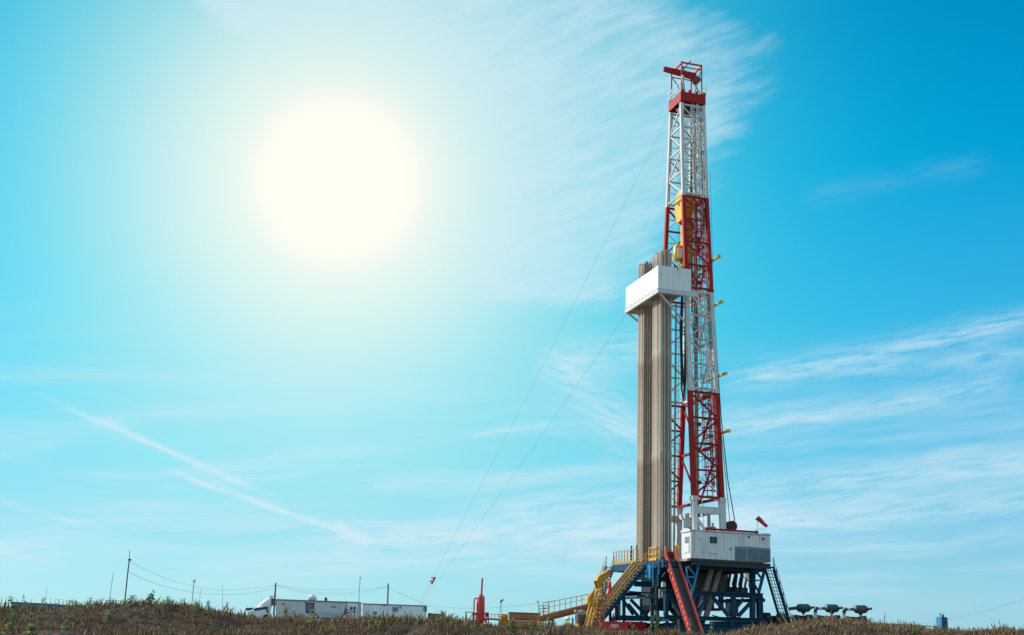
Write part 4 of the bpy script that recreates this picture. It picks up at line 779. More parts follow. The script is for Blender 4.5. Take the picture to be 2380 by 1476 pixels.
# red slide
sl = rigthing('escape_slide', 'long red slide with grey bed running from the drill floor down toward the viewer', 'slide', -3.2, -8.5, GZ)
ta, tb_, ba, bb = R(-3.88, -3.9, 6.05), R(-2.9, -3.9, 6.05), R(-3.88, -9.0, -.4), R(-2.9, -9.0, -.4)
nn = (ba - ta).cross(CU).normalized(); nn = nn if nn.z > 0 else -nn
part(MB().box((ta + tb_ + ba + bb) / 4, (ba - ta) / 2, CU * .45, nn * .03), 'bed', M_SLBED, sl)
for p, q_, m, hh in ((ta, ba, M_CORAL, .36), (tb_, bb, M_CORAL, .36)):
    part(MB().box((p + q_) / 2 + nn * hh * .4, (q_ - p) / 2, CU * .03, nn * hh / 2), 'side_wall', m, sl); part(MB().box((p + q_) / 2 + nn * hh * .92, (q_ - p) / 2, CU * .09, nn * .025), 'side_lip', m, sl); part(MB().box((p + q_) / 2 - nn * .1, (q_ - p) / 2, CU * .1, nn * .03), 'side_foot', m, sl)
for k in range(14):
    p = ta.lerp(ba, (k + .5) / 14); part(MB().box(p - CU * .07 + nn * .13, (ba - ta).normalized() * .03, CU * .035, nn * .2), 'side_stiffener', M_CORAL, sl)
for p in (ta, tb_): part(MB().loft([p + ZV * .1 + CV * -.1, p + ZV * .6, p + ZV * 1.0 + CV * .05, p + ZV * 1.12 + CV * .1], [.1, .12, .1, .04], 8), 'entry_horn', M_CORAL, sl, True)
part(MB().rbox(-3.75, -3.0, -3.5, -3.45, 6.0, 6.7), 'entry_curtain', M_MAROON, sl)
# red steel boxes at the foot
for (x0, x1, lab, m) in ((1401, 1460, 'bright red steel box with white emblem at the foot of the stair', M_RED2), (1467, 1502, 'darker red steel box behind dry weeds right of the emblem box', M_RED)):
    vv = -2.2; a, b = toR(pv(x0, 1466, vv)), toR(pv(x1, 1448, vv)); bx = thing('steel_box', lab, 'box', R((a[0] + b[0]) / 2, vv + .6, a[2]), YAW, 'red steel boxes at the stair foot')
    part(MB().rbox(a[0], b[0], vv, vv + 1.4, a[2], b[2]), 'box_body', m, bx); part(MB().rbox(a[0] - .04, b[0] + .04, vv - .04, vv + 1.44, b[2] + .003, b[2] + .07), 'lid', m, bx); part(MB().rbox(a[0] - .1, b[0] + .1, vv - .1, vv + 1.5, a[2] - .35, a[2] - .003), 'skid_base', M_GREY, bx)
    if m is M_RED2:
        for rx0, ry0, rx1, ry1 in ((1420, 1452, 1437, 1453.6), (1420, 1453.6, 1422, 1460), (1435, 1453.6, 1437, 1460), (1425, 1454.6, 1427, 1459), (1427.8, 1451.2, 1429.4, 1459), (1430.2, 1454.6, 1432.2, 1459)):
            p0, p1 = toR(pv(rx0, ry1, vv)), toR(pv(rx1, ry0, vv)); part(MB().rbox(p0[0], p1[0], vv - .014, vv - .002, p0[2], p1[2]), 'emblem', M_LAMPW, bx)
# ------------------------------------------------------------------ yellow pipe lift tower and trough
lt = thing('pipe_lift_tower', 'yellow lattice pipe lift tower with boxed bent head left of the stair', 'tower', R(-9.3, -1, GZ), YAW)
VL = -1.4
def L_(x, y, dv=0.0): return pv(x, y, VL) + CV * dv
hd = [(1387, 1350), (1392, 1339), (1413, 1327), (1419, 1331), (1415, 1343), (1401, 1356), (1394, 1373)]
part(MB().prism([L_(*p) for p in hd], CV * .08), 'head_plate', M_OCHRE, lt); part(MB().prism([L_(*p, .75) for p in hd], CV * .08), 'head_plate', M_OCHRE, lt)
for (a, b) in zip(hd, hd[1:]): part(MB().prism([L_(*a, .081), L_(*b, .081), L_(*b, .749), L_(*a, .749)], (CU * .03)), 'head_web', M_OCHRE, lt)
part(MB().box(L_(1418, 1329, .4), CU * .17, CV * .45, ZV * .18), 'head_block', M_RUST, lt)
for dv in (0, .8):
    for (a, b) in (((1388, 1368), (1362, 1468)), ((1396, 1370), (1371, 1468)), ((1408, 1352), (1402, 1468)), ((1402, 1356), (1392, 1468))): part(MB().beam(L_(*a, dv), L_(*b, dv), .13), 'tower_chord', M_YEL if a[0] < 1400 else M_RUST, lt)
    for k in range(9):
        t0, t1 = k / 9, (k + 1) / 9; lx = lambda t, o: L_(388 + 1000 - 26 * t + o, 1368 + 100 * t, dv)
        part(MB().beam(lx(t0, 0 if k % 2 else 8.6), lx(t1, 8.6 if k % 2 else 0), .07), 'tower_lacing', M_OCHRE, lt)
        if k < 8: part(MB().beam(L_(1396 - 25 * t0, 1372 + 96 * t0, dv), L_(1405 - 3 * t1 , 1366 + 96 * t1, dv), .08), 'tower_lacing', M_RUST, lt)
for k in range(6): y = 1385 + 14 * k; part(MB().beam(L_(1393 - 3.6 * k, y, 0), L_(1393 - 3.6 * k, y, .8), .08), 'tower_tie', M_YEL, lt)
part(MB().tube(L_(1372, 1393, .4), L_(1383, 1378, .4), .24, 10), 'lift_motor', M_OCHRE, lt, True); part(MB().box(L_(1371, 1396, .4), CU * .16, CV * .3, ZV * .24), 'motor_bracket', M_YEL, lt)
part(MB().beam(L_(1374, 1452, .4), L_(1400, 1436, .4), .1), 'tower_tie', M_BEIGE, lt); part(MB().beam(L_(1395, 1436, .1), L_(1402, 1466, .1), .08), 'tower_tie', M_YEL, lt)
tg = thing('pipe_trough', 'rusty brown pipe trough sloping down to the left from the yellow tower', 'trough', R(-10.5, 2, GZ), YAW)
A, B_ = pv(1404, 1398, 2.0), pv(1249, 1436, 2.0); dirt_ = (B_ - A).normalized(); sdv = dirt_.cross(ZV).normalized(); upt = sdv.cross(dirt_); 
prof_ = [(math.cos(math.pi + math.pi * k / 8) * .44, math.sin(math.pi + math.pi * k / 8) * .46) for k in range(9)]
mb = MB(); po = [A + sdv * a + upt * b for a, b in prof_]; pi_ = [A + sdv * a * .9 + upt * (b * .9) for a, b in prof_]
mb.prism(po + pi_[::-1], B_ - A); part(mb, 'trough_shell', M_RUST, tg)
for s_ in (-1, 1): part(MB().beam(A + sdv * .38 * s_ + upt * .04, B_ + sdv * .38 * s_ + upt * .04, .1), 'trough_edge', M_RUST, tg)
for t in (.06, .42, .78, .98):
    c = A.lerp(B_, t) - upt * .34
    for s_ in (-1, 1): part(MB().beam(c, Vector((c.x, c.y, GZ)) + sdv * .4 * s_, .14), 'trestle_leg', M_RUST, tg)
gr_ = thing('trough_railing', 'thin rusty walkway railing rising above the brown trough', 'railing', R(-10.5, 2.6, 1), YAW)
ra, rb_ = pv(1262, 1402, 2.5), pv(1378, 1379, 2.5); fa, fb_ = pv(1262, 1430, 2.5), pv(1378, 1401, 2.5)
part(MB().beam(ra, rb_, .05), 'top_rail', M_OCHRE, gr_); part(MB().beam(ra.lerp(fa, .45), rb_.lerp(fb_, .45), .04), 'mid_rail', M_OCHRE, gr_); part(MB().beam(fa, fb_, .08), 'walk_edge', M_RUST, gr_)
for k in range(10): part(MB().beam(fa.lerp(fb_, k / 9), ra.lerp(rb_, k / 9), .05), 'post', M_OCHRE, gr_)
gt = thing('pipe_gate', 'grey tubular gate frame at the left end of the trough', 'gate', pv(1264, 1462, 3.2), YAW)
for x in (1252.5, 1264, 1276): part(MB().beam(pv(x, 1407 - (4 if x == 1276 else 0), 3.2), pv(x, 1468, 3.2), .06), 'gate_post', M_RUST, gt)
for y in (1408, 1415, 1422): part(MB().beam(pv(1252.5, y, 3.2), pv(1276, y, 3.2), .06), 'gate_bar', M_STAND, gt)
pm = mach('mud_pump', 'dark grey pump unit with yellow skid left of the yellow tower', 'pump', [('pump_body', MB().loft([pv(1341, 1428, 0), pv(1352, 1428, 0), pv(1364, 1430, 0)], [.3, .42, .3], 10), M_GREY, True), ('pump_head', MB().box(pv(1350, 1437, 0), CU * .4, CV * .4, ZV * .3), M_DGREY, False), ('pump_neck', MB().tube(pv(1336, 1420, 0), pv(1343, 1424, 0), .14, 8), M_GREY, True), ('skid', MB().beam(pv(1341, 1452, 0), pv(1366, 1450, 0), .4, .2), M_YEL, False), ('frame_post', MB().beam(pv(1331, 1436, 0), pv(1331, 1458, 0), .12), M_DGREY, False), ('skid_foot', MB().beam(pv(1352, 1444, 0), pv(1352, 1463, 0), .5, .4), M_DGREY, False)], pv(1352, 1463, 0))
solo(MB().loft([pv(1313, 1450, -1), pv(1317, 1450, -1), pv(1323, 1451, -1), pv(1326, 1452, -1)], [.1, .2, .19, .08], 8), 'yellow_canister', M_YEL2, 'bright yellow canister on the ground below the trough', 'canister', pv(1319, 1457, -1), YAW, smooth=True)
solo(MB().loft([pv(1312, 1440, 0), pv(1318, 1438, 0), pv(1325, 1440, 0)], [.1, .22, .1], 8), 'white_bag', M_BAIT2, 'small off white bag beside the pump under the trough', 'bag', pv(1318, 1446, 0), YAW, smooth=True)
# machines right of the substructure
mach('drive_motor', 'dark blue motor block on the ground right of the substructure', 'motor', [('motor_body', MB().loft([pv(1771, 1442, -2), pv(1776, 1442, -2), pv(1788, 1443, -2), pv(1794, 1443, -2)], [.35, .62, .62, .3], 14), M_NAVY, True), ('gear_case', MB().box(pv(1802, 1446, -2), CU * .32, CV * .6, ZV * .55), M_NAVY, False), ('top_cover', MB().box(pv(1779, 1427, -2), CU * .3, CV * .4, ZV * .12), M_NAVY, False), ('skid', MB().box(R(*toR(pv(1790, 1460, -2))[:2], .1), CU * 1.1, CV * .8, ZV * .58), M_NAVY, False)], R(*toR(pv(1790, 1460, -2))[:2], GZ))
mach('coupling_drum', 'small dark drum half hidden behind the right stair', 'drum', [('drum_shell', MB().tube(pv(1812, 1434, -5), pv(1822, 1434, -3.4), .36, 14), M_MUFF, True), ('drum_stand', MB().box(R(*toR(pv(1818, 1450, -4.2))[:2], .42), CU * .45, CV * .4, ZV * .9), M_BLACK, False)], R(*toR(pv(1818, 1450, -4.2))[:2], GZ))
# ------------------------------------------------------------------ engines with mufflers
def engine(x, y, dx_block, label, elbow, extra, Yd=112):
    g = py(x, 1470, Yd); rt = thing('diesel_engine', label, 'engine', Vector((g.x, Yd, GZ)), 0, 'row of diesel engines with mufflers')
    P = lambda a, b, dy=0.0: py(x + a, y + b, Yd) + Vector((0, dy, 0))
    part(MB().loft([P(-17.5, .4), P(-16.6, .4), P(-12.5, 0), P(10, 0), P(15, 0), P(17, 0)], [.1, .2, .37, .37, .22, .12], 18), 'muffler', M_MUFF, rt, True)
    part(MB().loft([P(-7.6, 0), P(-6.4, 0)], [.39, .39], 18), 'muffler_band', M_DGREY, rt, True)
    part(MB().tube(P(12, 0, -.25), P(21, -1.2, -.55), .11, 10), 'outlet_stub', M_BLACK, rt, True)
    part(MB().loft([P(-1, 7.5), P(-1, 10), P(-1, 15), P(-1, 18.5)], [.26, .24, .06, .04], 8), 'support_cone', M_MUFF, rt)
    if elbow:
        part(MB().loft([P(-16, 0), P(-25, 0)], .13, 10), 'inlet_pipe', M_MUFF, rt, True); part(MB().loft([P(-25, 0), P(-32, -.5)], .145, 10), 'inlet_sleeve', M_BAIT2, rt, True)
        part(MB().loft([P(-32, -.5), P(-36, .5), P(-38.5, 3.5), P(-39, 10)], .16, 10), 'inlet_elbow', M_MUFF, rt, True); part(MB().loft([P(-39, 10), P(-39.3, 30)], .15, 10), 'riser_pipe', M_BAIT2, rt, True)
    else: part(MB().loft([P(-16, 0), P(-34, 2)], .15, 10), 'inlet_pipe', M_MUFF, rt, True)
    a, b = dx_block; part(MB().hexa([P(a, 42), P(b, 42), P(b, 42, 1.4), P(a, 42, 1.4), P(a, 17), P(b, 19), P(b, 19, 1.4), P(a, 17, 1.4)]), 'engine_block', M_BLACK, rt)
    part(MB().hexa([P(b - 14, 22), P(b, 22), P(b, 22, 1.0), P(b - 14, 22, 1.0), P(b - 13, 15.5, .1), P(b - 1, 15.5, .1), P(b - 1, 15.5, .9), P(b - 13, 15.5, .9)]), 'engine_cover', M_DGREY, rt)
    part(MB().loft([P(a + 4, 24, -.1), P(a + 4, 24, .9)], .32, 14), 'flywheel_case', extra, rt, True); part(MB().loft([P(a - 2, 26, .3), P(a + 10, 26, .3)], .36, 12), 'air_filter', extra, rt, True)
    s0, s1 = P(a - 3, 42.3), P(b + 3, 42.3); part(MB().wbox(s0.x, s1.x, Yd, Yd + 1.4, GZ - .05, min(s0.z, s1.z)), 'skid', M_NAVY, rt)
engine(1868, 1413, (-20, 22), 'diesel engine with brown muffler partly behind the right stair', 0, M_BLACK)
engine(1934, 1414, (-32, 20), 'middle diesel engine with green grey muffler and pale elbow pipe', 1, M_DGREY)
engine(2001, 1416, (-34, 14), 'rightmost diesel engine with orange filter and white riser pipe', 2, M_OCHRE)
# ------------------------------------------------------------------ red mud gas separator
YS = 150
P = lambda x, y, dy=0.0: py(x, y, YS) + Vector((0, dy, 0))
ms = thing('gas_separator', 'red gas separator vessel with tall thin vent stack', 'vessel', Vector((P(1117, 1450).x, YS, GZ)), 0)
part(MB().loft([P(1117.4, 1449), P(1117.6, 1440), P(1118, 1389), P(1118.3, 1386), P(1118.6, 1383.6), P(1118.7, 1382.5)], [.3, .47, .47, .42, .25, .1], 22), 'vessel_shell', M_RED2, ms, True)
part(MB().tube(P(1118.8, 1383), P(1121.2, 1344), .115, 10), 'vent_stack', M_RED2, ms, True); part(MB().tube(P(1118.6, 1384.6), P(1118.7, 1381.4), .24, 12), 'stack_flange', M_RED2, ms, True)
part(MB().loft([P(1109.5, 1391), P(1105.5, 1390.5), P(1103, 1392.5), P(1102, 1397), P(1101, 1447)], .09, 8), 'inlet_pipe', M_RED2, ms, True)
part(MB().loft([P(1109.3, 1400, -.2), P(1108.8, 1447, -.2)], .07, 8), 'drain_pipe', M_RED2, ms, True)
part(MB().beam(P(1121.5, 1384, -.5), P(1121, 1398, -.5), .05), 'hoist_chain', M_BEIGE, ms)
for a, b in (((1081, 1422.5), (1103, 1423.5)), ((1083, 1423), (1081, 1448)), ((1083, 1423), (1086, 1448)), ((1100, 1424), (1087, 1446)), ((1127, 1424), (1136, 1424.5)), ((1135.5, 1424), (1136, 1450)), ((1128, 1436), (1136, 1436)), ((1099, 1424), (1099, 1450)), ((1106, 1428), (1106, 1450)), ((1099, 1436), (1127, 1437)), ((1130, 1426), (1129.5, 1450))):
    part(MB().beam(P(*a), P(*b), .09), 'frame_bar', M_RED2 if a[0] > 1096 else M_RED, ms)
part(MB().hexa([P(1127.5, 1434, -.4), P(1135.5, 1434.3, -.4), P(1135.5, 1434.3, .4), P(1127.5, 1434, .4), P(1127.5, 1424, -.4), P(1135.5, 1424.3, -.4), P(1135.5, 1424.3, .4), P(1127.5, 1424, .4)]), 'side_box', M_RED, ms)
part(MB().hexa([P(1099, 1430, -.4), P(1107.5, 1430.3, -.4), P(1107.5, 1430.3, .4), P(1099, 1430, .4), P(1099, 1423.8, -.4), P(1107.5, 1424, -.4), P(1107.5, 1424, .4), P(1099, 1423.8, .4)]), 'side_box', M_RED2, ms)
part(MB().loft([P(1124, 1440), P(1140, 1438.5), P(1166, 1441)], .1, 8), 'outlet_pipe', M_RED, ms, True)
for x in (1107, 1117, 1126): part(MB().tube(P(x, 1444, -.5), P(x + 5, 1444, -.5), .16, 8), 'valve', M_RED, ms, True)
part(MB().hexa([P(1098, 1462, -.8), P(1138, 1463, -.8), P(1138, 1463, .8), P(1098, 1462, .8), P(1098, 1449.5, -.8), P(1138, 1450.5, -.8), P(1138, 1450.5, .8), P(1098, 1449.5, .8)]), 'skid', M_RED, ms)
# orange tanks behind
YT = 142
P = lambda x, y, dy=0.0: py(x, y, YT) + Vector((0, dy, 0))
ot = thing('shaker_tank', 'long rusty orange tank with railings beside the pipe trough', 'tank', Vector((P(1215, 1460).x, YT, GZ)), 0)
def slab(x0, x1, y0, y1, d0, d1, ky=.035): return MB().hexa([P(x0, y1, d0), P(x1, y1 + (x1 - x0) * ky, d0), P(x1, y1 + (x1 - x0) * ky, d1), P(x0, y1, d1), P(x0, y0, d0), P(x1, y0 + (x1 - x0) * ky, d0), P(x1, y0 + (x1 - x0) * ky, d1), P(x0, y0, d1)])
part(slab(1183, 1256, 1423.5, 1438, 0, 2.2), 'tank_shell', M_RUST, ot); part(slab(1181, 1258, 1422.3, 1423.6, -.1, 2.3), 'tank_rim', M_DGREY, ot); part(slab(1160, 1258, 1440.5, 1474, -.1, 2.2), 'tank_base', M_ORANGE, ot); part(slab(1183, 1256, 1437.8, 1440.6, -.05, 2), 'tank_belt', M_RED, ot)
for k in range(6): part(slab(1187 + 12 * k, 1189 + 12 * k, 1424 + k * .4, 1437.6 + k * .4, -.06, .0), 'tank_rib', M_RUST, ot)
part(MB().loft([P(1163, 1435), P(1165, 1435), P(1181, 1435.5)], [.3, .42, .42], 12), 'end_drum', M_ORANGE, ot, True)
for x in (1160, 1172, 1184, 1204, 1228, 1252): part(MB().beam(P(x, 1428 + (x - 1160) * .03, -.5), P(x, 1446 + (x - 1160) * .03, -.5), .055), 'rail_post', M_OCHRE, ot)
for y in (1428, 1433): part(MB().beam(P(1160, y, -.5), P(1256, y + 3.2, -.5), .05), 'rail', M_OCHRE, ot)
part(MB().beam(P(1140, 1427.5, .5), P(1180, 1428.5, .5), .05), 'walkway_rail', M_DGREY, ot)
for x in (1142, 1150, 1158): part(MB().beam(P(x, 1428, .5), P(x, 1442, .5), .05), 'walkway_post', M_DGREY, ot)
YT = 170
rt_ = thing('rusty_tank', 'small rusty tank roof showing just right of the office trailer', 'tank', Vector((P(1012, 1460).x, YT, GZ)), 0)
part(slab(1000, 1029, 1427, 1460, 0, 2.5, .06), 'tank_shell', M_RUST, rt_); part(slab(995, 1000, 1424.5, 1460, -.1, 2.4), 'tank_end', M_DGREY, rt_); part(slab(1000.5, 1029, 1425.6, 1426.9, -.1, 2.6, .06), 'tank_roof', M_DGREY, rt_); part(slab(1029.2, 1032, 1425, 1445, 0, .4), 'stub_post', M_DGREY, rt_)
# ------------------------------------------------------------------ trailers and truck
YT = 215
tl = thing('trailer_house', 'long grey white box trailer with blue graphics and rounded window', 'trailer', Vector((P(738, 1460).x, YT, GZ)), 0)
KY = .0362
part(slab(641, 836, 1395.2, 1445, 0, 2.6, KY), 'trailer_body', M_BAIT, tl); part(slab(636, 836.5, 1392, 1395, -.12, 2.7, KY), 'roof_edge', M_TRIM, tl)
for k in range(9): part(slab(644 + 18.6 * k, 661.6 + 18.6 * k, 1396.4 + .67 * k, 1424 + .67 * k, -.03, .0, KY), 'side_sheet', M_BAIT, tl)
wn = part(slab(710.5, 730.5, 1400.5, 1424.5, -.07, -.031, KY), 'window', M_NAVY, tl); part(slab(713, 728, 1403, 1421.5, -.1, -.071, KY), 'pane', mat('mauve_window_pane', (.16, .15, .22), .15, .2, .8), wn)
part(slab(707.5, 709.5, 1398, 1401, -.1, -.035, KY), 'marker_lamp', M_DGREY, tl)
def stripe(pts, m, off=-.05): part(MB().prism([P(x, y, off) for x, y in pts], Vector((0, .045, 0))), 'stripe', m, tl)
stripe([(735, 1434.5), (806, 1437), (806, 1440), (735, 1437.5)], M_STRIPE); stripe([(787, 1438), (805, 1421), (805, 1427), (793, 1438.2)], M_STRIPE); stripe([(798, 1424), (805, 1409), (805, 1418), (800, 1425)], M_STRIPE, -.056); stripe([(740, 1424.5), (797, 1427), (797, 1428), (740, 1425.5)], M_TRIM); stripe([(732, 1424.5), (742, 1433), (740, 1435), (731, 1426)], M_STRIPE, -.053); stripe([(748, 1430), (790, 1431.6), (790, 1432.4), (748, 1430.8)], M_TAN)
part(slab(806.5, 834, 1399.5, 1440, -.08, -.031, KY), 'rear_door_panel', M_BAIT2, tl)
sg = part(slab(806.5, 812.5, 1416.5, 1440, -.12, -.081, KY), 'red_sign', M_RED2, tl)
for k in range(3): part(slab(807.7, 811.3, 1419 + 7 * k, 1422.6 + 7 * k, -.135, -.121, KY), 'sign_mark', M_LAMPW, sg)
for x in (816.5, 824.5): part(MB().beam(P(x, 1416, -.3), P(x - .6, 1450, -.3), .1), 'tool_shaft', M_WOOD, tl); part(MB().prism([P(x - 2.6, 1411, -.33), P(x + 2.6, 1410.5, -.33), P(x + 2.2, 1416, -.33), P(x, 1418, -.33), P(x - 2.2, 1416, -.33)], Vector((0, .05, 0))), 'tool_blade', M_NAVY, tl)
part(slab(819.5, 827, 1420.5, 1422.5, -.2, -.085, 0), 'bracket', M_RUST, tl)
part(MB().loft([P(714, 1394, 1), P(716, 1390.5, 1), P(724, 1388.2, 1), P(731, 1390.5, 1), P(733, 1394.5, 1)], [.1, .4, .6, .4, .1], 10), 'roof_vent', M_LAMPW, tl, True); part(slab(753, 758.5, 1388.5, 1396, .6, 1.2, 0), 'roof_box', M_DGREY, tl)
for x, y0, y1 in ((655, 1401, 1405), (690, 1428, 1433), (770, 1404, 1407.5), (776, 1404, 1407.5)): part(slab(x, x + 5, y0 + (x - 641) * KY, y1 + (x - 641) * KY, -.06, -.031, KY), 'side_vent', M_TRIM, tl)
dd_ = part(slab(671, 684, 1399.5, 1440, -.06, -.031, KY), 'side_door', M_BAIT, tl); part(slab(682, 683.2, 1418, 1421, -.09, -.061, KY), 'door_handle', M_DGREY, dd_)
part(MB().beam(P(806, 1396, -.15), P(806, 1444, -.15), .08), 'corner_post', M_TRIM, tl)
tl2 = thing('office_trailer', 'pale blue white office trailer with blue bottom stripe behind the first', 'trailer', Vector((P(915, 1460).x, YT, GZ)), 0)
part(slab(842.5, 988, 1404.7, 1448, .3, 3, .035), 'trailer_body', M_BAIT2, tl2); part(slab(842, 989, 1402, 1404.5, .2, 3.1, .035), 'roof_edge', M_TRIM, tl2)
for k in range(7): part(slab(843 + 20.7 * k, 863 + 20.7 * k, 1405.6 + .72 * k, 1436.2 + .72 * k, .26, .3, .035), 'side_sheet', M_BAIT2, tl2)
part(slab(842.5, 988, 1437, 1439, .24, .3, .035), 'blue_stripe', M_STRIPE, tl2); part(slab(984, 991.5, 1407.5, 1422, .22, 1.5, .0), 'end_unit', M_TRIM, tl2); part(slab(985, 989, 1422.3, 1444, .5, 1, .0), 'end_post', M_TRIM, tl2)
w1 = part(slab(865, 878, 1419, 1429.5, .2, .258, .035), 'window', M_LAMPW, tl2); part(slab(867, 876, 1421, 1428, .17, .198, .035), 'pane', M_VENT, w1); part(slab(912, 925, 1410.5, 1421.5, .2, .258, .035), 'vent_panel', M_VENT, tl2); part(slab(928, 932, 1410, 1414, .2, .258, .035), 'vent_cap', M_DGREY, tl2)
d2_ = part(slab(945, 956, 1408.5, 1436, .2, .258, .035), 'door', M_BAIT2, tl2); part(slab(954, 955.2, 1421, 1424, .16, .198, .035), 'door_handle', M_DGREY, d2_); part(slab(890, 896, 1403.5, 1408, .18, .258, .035), 'wall_lamp', M_DGREY, tl2)
part(MB().beam(P(839, 1414, -.1), P(854, 1428.5, -.1), .06), 'prop', M_DGREY, tl2)
tk = thing('semi_truck', 'white semi truck with tall roof fairing parked left of the long trailer', 'truck', Vector((P(605, 1460).x, YT, GZ)), 0)
def plate(pts, d0, d1): return MB().prism([P(x, y, d0) for x, y in pts], Vector((0, d1 - d0, 0)))
fm = MB(); prof = [(594, 1413.5, 1412.5), (599, 1412.5, 1405), (606, 1411.3, 1397.5), (614, 1410.2, 1391), (621, 1409.2, 1387), (625.6, 1408.5, 1385.6)]
for i_, (x, yb, yt) in enumerate(prof):
    zb_, zt_ = P(x, yb, 1.25), P(x, yt, 1.25); hw = 1.05 * (.45 + .55 * min(1, i_ / 3))
    fm.v += [Vector((zb_.x, zb_.y + math.sin(a_) * hw * 1.0, zb_.z + (zt_.z - zb_.z) * max(0, math.cos(a_)) ** .6)) for a_ in [math.pi / 2 * (k - 6) / 6 for k in range(13)]]
for i_ in range(len(prof) - 1):
    for k in range(12): fm.f.append([i_ * 13 + k, i_ * 13 + k + 1, (i_ + 1) * 13 + k + 1, (i_ + 1) * 13 + k])
fm.f.append(list(range(13))); fm.f.append([(len(prof) - 1) * 13 + k for k in range(13)])
part(fm, 'roof_fairing', M_LAMPW, tk, True)
part(plate([(626.3, 1385), (630, 1384.5), (625.5, 1414), (622.5, 1414)], .2, 2.3), 'fairing_edge', M_LAMPW, tk)
part(plate([(588, 1414.5), (596, 1412.5), (624, 1409), (623, 1445), (586, 1445)], .2, 2.4), 'cab', M_BAIT2, tk); part(plate([(590, 1414.7), (596.5, 1412.8), (622, 1409.4), (621, 1416), (591, 1419.5)], .1, .198), 'windscreen', M_STRIPE, tk); part(plate([(604, 1416.5), (619, 1414.6), (618.5, 1440), (604, 1440)], .12, .198), 'door', M_BAIT2, tk)
part(plate([(575, 1421), (588, 1419), (586, 1445), (572, 1445)], .3, 2.3), 'hood', M_LAMPW, tk); part(plate([(568, 1414), (585, 1412), (584, 1417), (572, 1419)], .4, 1.4), 'dark_bar', M_NAVY, tk)  # dark bar belongs to something behind the truck, built onto it here
part(plate([(620.5, 1416), (623, 1415), (624.5, 1424), (620.5, 1424)], -.1, .1), 'mirror', M_DGREY, tk)
for x in (586, 618): part(MB().tube(P(x, 1435.5, .1), P(x, 1435.5, .6), .55, 16), 'wheel', M_BLACK, tk, True)
part(MB().tube(P(605, 1398, .5), P(607.5, 1377, .5), .03, 5), 'aerial', M_LAMPW, tk)
# ------------------------------------------------------------------ poles, masts and wires
def pole(name, label, cat, x0, y0, x1, y1, Yd, r, m, r1=None, extra=None, grp=None):
    b, t = py(x0, y0, Yd), py(x1, y1, Yd); kx = (x1 - x0) / (y1 - y0); yb = y0
    while b.z > GZ and yb < 1500: yb += 2; b = py(x0 + kx * (yb - y0), yb, Yd)
    rt = thing(name, label, cat, b, 0, grp); part(MB().tube(b, t, r, 8, r1), 'shaft', m, rt, True)
    for nm, mb, mm in (extra or []): part(mb, nm, mm, rt)
    return rt
Q = lambda x, y, Y, dy=0.0: py(x, y, Y) + Vector((0, dy, 0))
pole('utility_mast', 'tall dark utility mast with thin top rod above the left mound', 'mast', 291, 1388, 300, 1304, 130, .075, M_WOOD, .065, [('top_rod', MB().tube(Q(300, 1304, 130), Q(301.5, 1279, 130), .04, 6), M_STAND), ('clamp', MB().box(Q(301.5, 1301, 130), (.13, 0, 0), (0, .13, 0), (0, 0, .1)), M_DGREY)])
pole('utility_pole', 'dark wooden pole with grey junction box at the trailer front corner', 'pole', 637.5, 1410, 641, 1355, 205, .16, M_WOOD, .12, [('junction_box', MB().hexa([Q(631.5, 1407.5, 205, -.4), Q(639, 1408, 205, -.4), Q(639, 1408, 205, .0), Q(631.5, 1407.5, 205, .0), Q(631.5, 1391, 205, -.4), Q(639.5, 1391.5, 205, -.4), Q(639.5, 1391.5, 205, .0), Q(631.5, 1391, 205, .0)]), M_DGREY), ('box_cover', MB().box(Q(641.5, 1400, 205, -.25), (.14, 0, 0), (0, .12, 0), (0, 0, .55)), M_GREY), ('insulator', MB().tube(Q(638.6, 1391, 205), Q(639, 1380, 205), .19, 8), M_ORANGE)])
pole('utility_pole', 'plain wooden pole with white top rising behind the office trailer', 'pole', 901, 1400, 902.3, 1358, 219.5, .14, M_WOOD, .13, [('top_lamp', MB().loft([Q(902.3, 1358.5, 219.5), Q(902.6, 1354.5, 219.5)], [.2, .16], 8), M_LAMPW)])
pole('lamp_post', 'thin lamp post with white globe lamp between the two trailers', 'lamp', 833.5, 1400, 837, 1346, 214, .06, M_STAND, .05, [('globe', MB().loft([Q(837, 1346, 214), Q(837.2, 1343, 214), Q(837.4, 1340.5, 214)], [.1, .22, .1], 10), M_LAMPW)])
pole('floodlight_mast', 'thin mast with square floodlight panel standing left of the truck', 'lamp', 446, 1404, 450.5, 1356, 170, .06, M_STAND, .05, [('light_panel', MB().box(Q(451.5, 1351, 170), (.18, 0, 0), (0, .06, 0), (0, 0, .2)), M_GREY), ('light_face', MB().box(Q(451.5, 1351, 170, -.08), (.15, 0, 0), (0, .015, 0), (0, 0, .17)), M_BAIT2)])
pole('antenna', 'leaning thin antenna with forked foot left of the utility mast', 'antenna', 254, 1396, 263, 1332, 160, .045, M_STAND, .03)
for x0, y0, x1, y1, Yd, lab in ((105.5, 1404, 109.5, 1362, 225, 'thin antenna with small top loop above the blue shed'), (463.5, 1402, 466, 1369, 185, 'very thin rod right of the square floodlight mast'), (517, 1405, 517.5, 1361, 185, 'very thin rod midway between floodlight mast and truck'), (117, 1400, 117.7, 1388, 225, 'short rod on the roof of the blue shed')):
    pole('antenna', lab, 'antenna', x0, y0, x1, y1, Yd, .035, M_STAND, .025)
